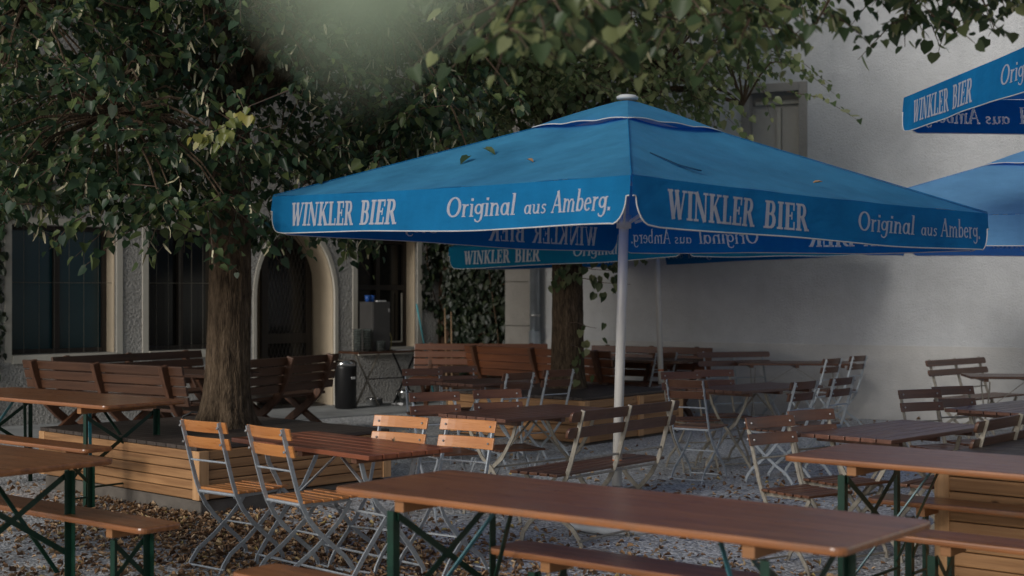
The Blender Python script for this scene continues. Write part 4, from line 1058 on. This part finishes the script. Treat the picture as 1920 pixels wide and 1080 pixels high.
# strap hanging loose on the canopy, and leaves lying on it
MW = (Matrix.Translation(Vector((.70,9.63,0))) @ u1.rotation_euler.to_matrix().to_4x4())
def canopy_pt(x, y, dz=0.0):
    """point on the whole parasol's canopy in its own x, y"""
    t_ = max(abs(x), abs(y))/1.705; return Vector((x, y, 2.87-(2.87-2.19)*t_-.03*math.sin(math.pi*min(1,t_))*1.0+dz))
s = MB(); pa = [(-1.03,-1.05),(-1.02,-1.2),(-.99,-1.36),(-.95,-1.5)]; pts = [canopy_pt(x, y, .012+.016*math.sin(3*i)) for i, (x, y) in enumerate(pa)]
s.strap(pts, (1,.1,0.05), .035, .006); st = s.build('tie_strap', M['cloth_dark'], u1, True)
LS = LEAF
def lone_leaf(name, p, tipv, size, mat, label):
    me = leaf_mesh(name, [p], [tipv], [(0,-.3,1)], [size], mat, LS); tag(link(name, me), label, 'leaf', 'leaves lying on the blue canopy')
lone_leaf('fallen_leaf', MW @ canopy_pt(-1.2,-.35,.015), (.3,-.3,-.15), .05, M['litter'], 'tiny brown leaf on the blue canopy above the word on its lit side')
lone_leaf('fallen_leaf', MW @ canopy_pt(.15,-1.45,.015), (.5,-.1,.1), .055, M['litter'], 'brown curled leaf just above the lettering on the shaded side of the canopy')
lone_leaf('green_leaf', MW @ canopy_pt(-.95,.35,.05), (.5,-.3,-.3), .09, M['leaf_b'], 'pale green leaf resting on the ridge of the blue canopy, larger of two')
lone_leaf('green_leaf', MW @ canopy_pt(-1.05,.40,.03), (-.4,-.4,-.4), .09, M['leaf_a'], 'dark green leaf resting on the ridge of the blue canopy beside a pale one')

def table_leaf(px, py, size, mat, label):
    p = P(px, py, .742); lone = leaf_mesh('fallen_leaf', [p], [(rng.normal(),rng.normal(),.1)], [(.2,-.3,1)], [size], mat, LIT, ((0,3,2,1),(0,5,4,3))); tag(link('fallen_leaf', lone), label, 'leaf', 'dry leaves lying on tables')
table_leaf(738,829,.07,M['litter'],'dry curled leaf lying on the reddish slat table close to the facing chairs')
table_leaf(545,818,.06,M['litter'],'dry leaf lying on the reddish slat table beside the chair seen from behind')

# ------------------------------------------------------------------ things by the inn window
yw = math.atan2(WD.y, WD.x)
tc = W(5.06, .42)
e = empty('serving_table', tc, yw); tag(e, 'dark folding serving table under the inn window carrying glasses', 'table')
s = MB(); s.box((0,0,.765),(1.10,.48,.03)); s.build('table_top', M['heavy_dark'], e, False, .005)
for x in (-.32,.32):
    for sg in (-1,1):
        s = MB(); s.strap([(x-sg*.19+.0, sg*.014-.12, .75),(x, sg*.014-.12, .40),(x+sg*.22, sg*.014-.12, 0)], (0,1,0), .012, .026); s.build('leg', M['galv_old'] if x < 0 else M['rope'], e)
s = MB(); s.tube([(-.32,-.12,.4),(.32,-.12,.4)], .008, 6); s.build('stretcher', M['rope'], e)
def tpos(u, n, z=.78): return W(5.06+u, .42+n, z)
f = empty('metal_cabinet', tpos(-.06,-.06), yw); tag(f, 'grey metal cabinet standing on the serving table before the window', 'cabinet')
s = MB(); s.box((0,0,.34),(.30,.30,.68)); s.build('body', M['fridge'], f, False, .006)
s = MB(); s.box((.0,-.158,.34),(.285,.014,.66)); s.build('door', M['fridge'], f, False, .004)
s = MB(); s.box((.12,-.172,.56),(.012,.016,.05)); s.build('handle', M['bolt'], f)
s = MB(); s.tube([(.16,-.10,.30),(.20,-.12,.18),(.18,-.14,.06),(.15,-.14,.0)], .007, 6); tag(s.build('cord', M['yellow'], None, True), 'thin yellow cord hanging beside the grey cabinet', 'cord'); bpy.data.objects['cord'].location = tpos(-.06,-.06); bpy.data.objects['cord'].rotation_euler = (0,0,yw)
s = MB(); s.lathe([(.035,0),(.042,.09),(.038,.09),(.033,.006)], (0,0,0), 14)
for du in (-.12,-.05):
    o = s.build('blue_cup', M['blue_pl'], None, True); o.location = W(5.0+du, .36, 1.461); tag(o, 'small blue plastic cup on the cabinet top, ' + ('outer' if du < -.1 else 'inner') + ' of two', 'cup', 'blue cups on the cabinet')
s = MB(); s.slab(round_rect(.17,.12,.02), 0, .018); o = s.build('tray', M['white_pl'], None); o.location = W(5.08,.36,1.461); o.rotation_euler = (0,0,yw); tag(o, 'flat white tray lying on the grey cabinet', 'tray')
gl = MB(); gl.lathe([(.044,0),(.050,.003),(.058,.022),(.070,.030),(.072,.036),(.066,.036),(.054,.024),(.040,.008),(.004,.006)], (0,0,0), 16)
gme = gl.mesh('glass_bowl', M['glass'], True)
for du, dn, cnt, wh in ((-.47,.10,9,'the tallest stack'),(-.31,.10,9,'the tall stack by the cabinet'),(-.12,.16,4,'the low stack before the cabinet')):
    for k in range(cnt):
        o = link('glass_bowl', gme); o.location = tpos(du, dn, .781+.034*k); tag(o, 'clear glass bowl in %s on the serving table' % wh, 'glass bowl', 'glass bowls in %s' % wh)
s = MB(); s.slab(round_rect(.26,.10,.01), 0, .01); o = s.build('napkin', M['white_pl'], None); o.location = tpos(.28,.12,.782); o.rotation_euler = (0,0,yw); tag(o, 'flat white napkin on the serving table edge', 'napkin')
# bin
e = empty('waste_bin', P(648,766,.02)+Vector((0,0,.0)), yw); e.location.z = .02; tag(e, 'round black waste bin with silver lid beside the serving table', 'bin')
s = MB(); s.lathe([(.125,0),(.145,.02),(.15,.55),(.152,.58)], (0,0,0), 24); s.build('body', M['black'], e, True)
s = MB(); s.lathe([(.155,.58),(.157,.62),(.12,.655),(.05,.665)], (0,0,0), 24); s.build('lid', M['chrome'], e, True)
s = MB(); s.box((.02,-.149,.42),(.06,.010,.03)); s.build('sticker', M['white_pl'], e)
# pots on the paving
def pot(loc, r_, h_, label):
    s = MB(); s.lathe([(r_*.8,0),(r_*.95,h_*.1),(r_,h_*.85),(r_*1.05,h_),(r_*.97,h_),(r_*.9,h_*.85),(r_*.8,h_*.12)], (0,0,0), 22); o = s.build('metal_bowl', M['chrome'], None, True); o.location = loc; tag(o, label, 'bowl')
pot(P(702,757,.03).xy.to_3d()+Vector((0,0,.02)), .12, .09, 'low steel bowl on the paving under the serving table')
pot(P(759,757,.03).xy.to_3d()+Vector((0,0,.02)), .13, .20, 'tall shiny steel pot at the wall past the serving table legs')
for k, (px, py) in enumerate(((745,760),(757,757))):
    s = MB(); rg = random.Random(k)
    vs = []; 
    for i in range(5):
        for j in range(5): vs.append((-.08+.04*i, -.05+.025*j, rg.uniform(.005,.05)))
    s.add(vs, [(i*5+j, i*5+j+1, i*5+j+6, i*5+j+5) for i in range(4) for j in range(4)]); o = s.build('plastic_wrap', M['white_pl'], None); o.location = P(px,py,.03).xy.to_3d()+Vector((0,0,.02)); tag(o, 'crumpled clear plastic wrap on the paving, ' + ('larger piece' if k == 0 else 'piece touching the steel pot'), 'wrapping', 'crumpled plastic on the paving')
# broom
a = W(6.12,.30,.02); b2 = W(5.98,.05,1.42)
e = empty('broom', (0,0,0)); tag(e, 'turquoise handled broom leaning at the side of the inn window', 'broom')
s = MB(); s.tube([a.lerp(b2,.08), b2], .013, 10); s.build('handle', M['turq'], e, True)
s = MB(); s.box((a.x,a.y,.09),(.32,.05,.05), yw); s.build('head', M['turq'], e, False, .006)
s = MB(); s.box((a.x,a.y,.043),(.31,.045,.044), yw); s.build('bristles', M['rope'], e)
# hose loop at the big trunk
c = P(368,792,.5); s = MB(); s.tube([c+Vector((-.13,.0,0)), c+Vector((-.11,.0,.05)), c+Vector((-.04,.02,.085)), c+Vector((.05,.03,.08)), c+Vector((.12,.05,.02)), c+Vector((.15,.05,.0))], .009, 7)
tag(s.build('hose', M['rope'], None, True), 'loop of black hose on the deck at the foot of the big trunk', 'hose')
s = MB(); s.add([(0,0,.012),(.05,.01,.03),(.045,.045,.02),(.005,.04,.035)], [(0,1,2,3)]); o = s.build('paper_scrap', M['red'], None); o.location = P(193,932,.0); tag(o, 'small red scrap among the fallen leaves before the deck', 'scrap')
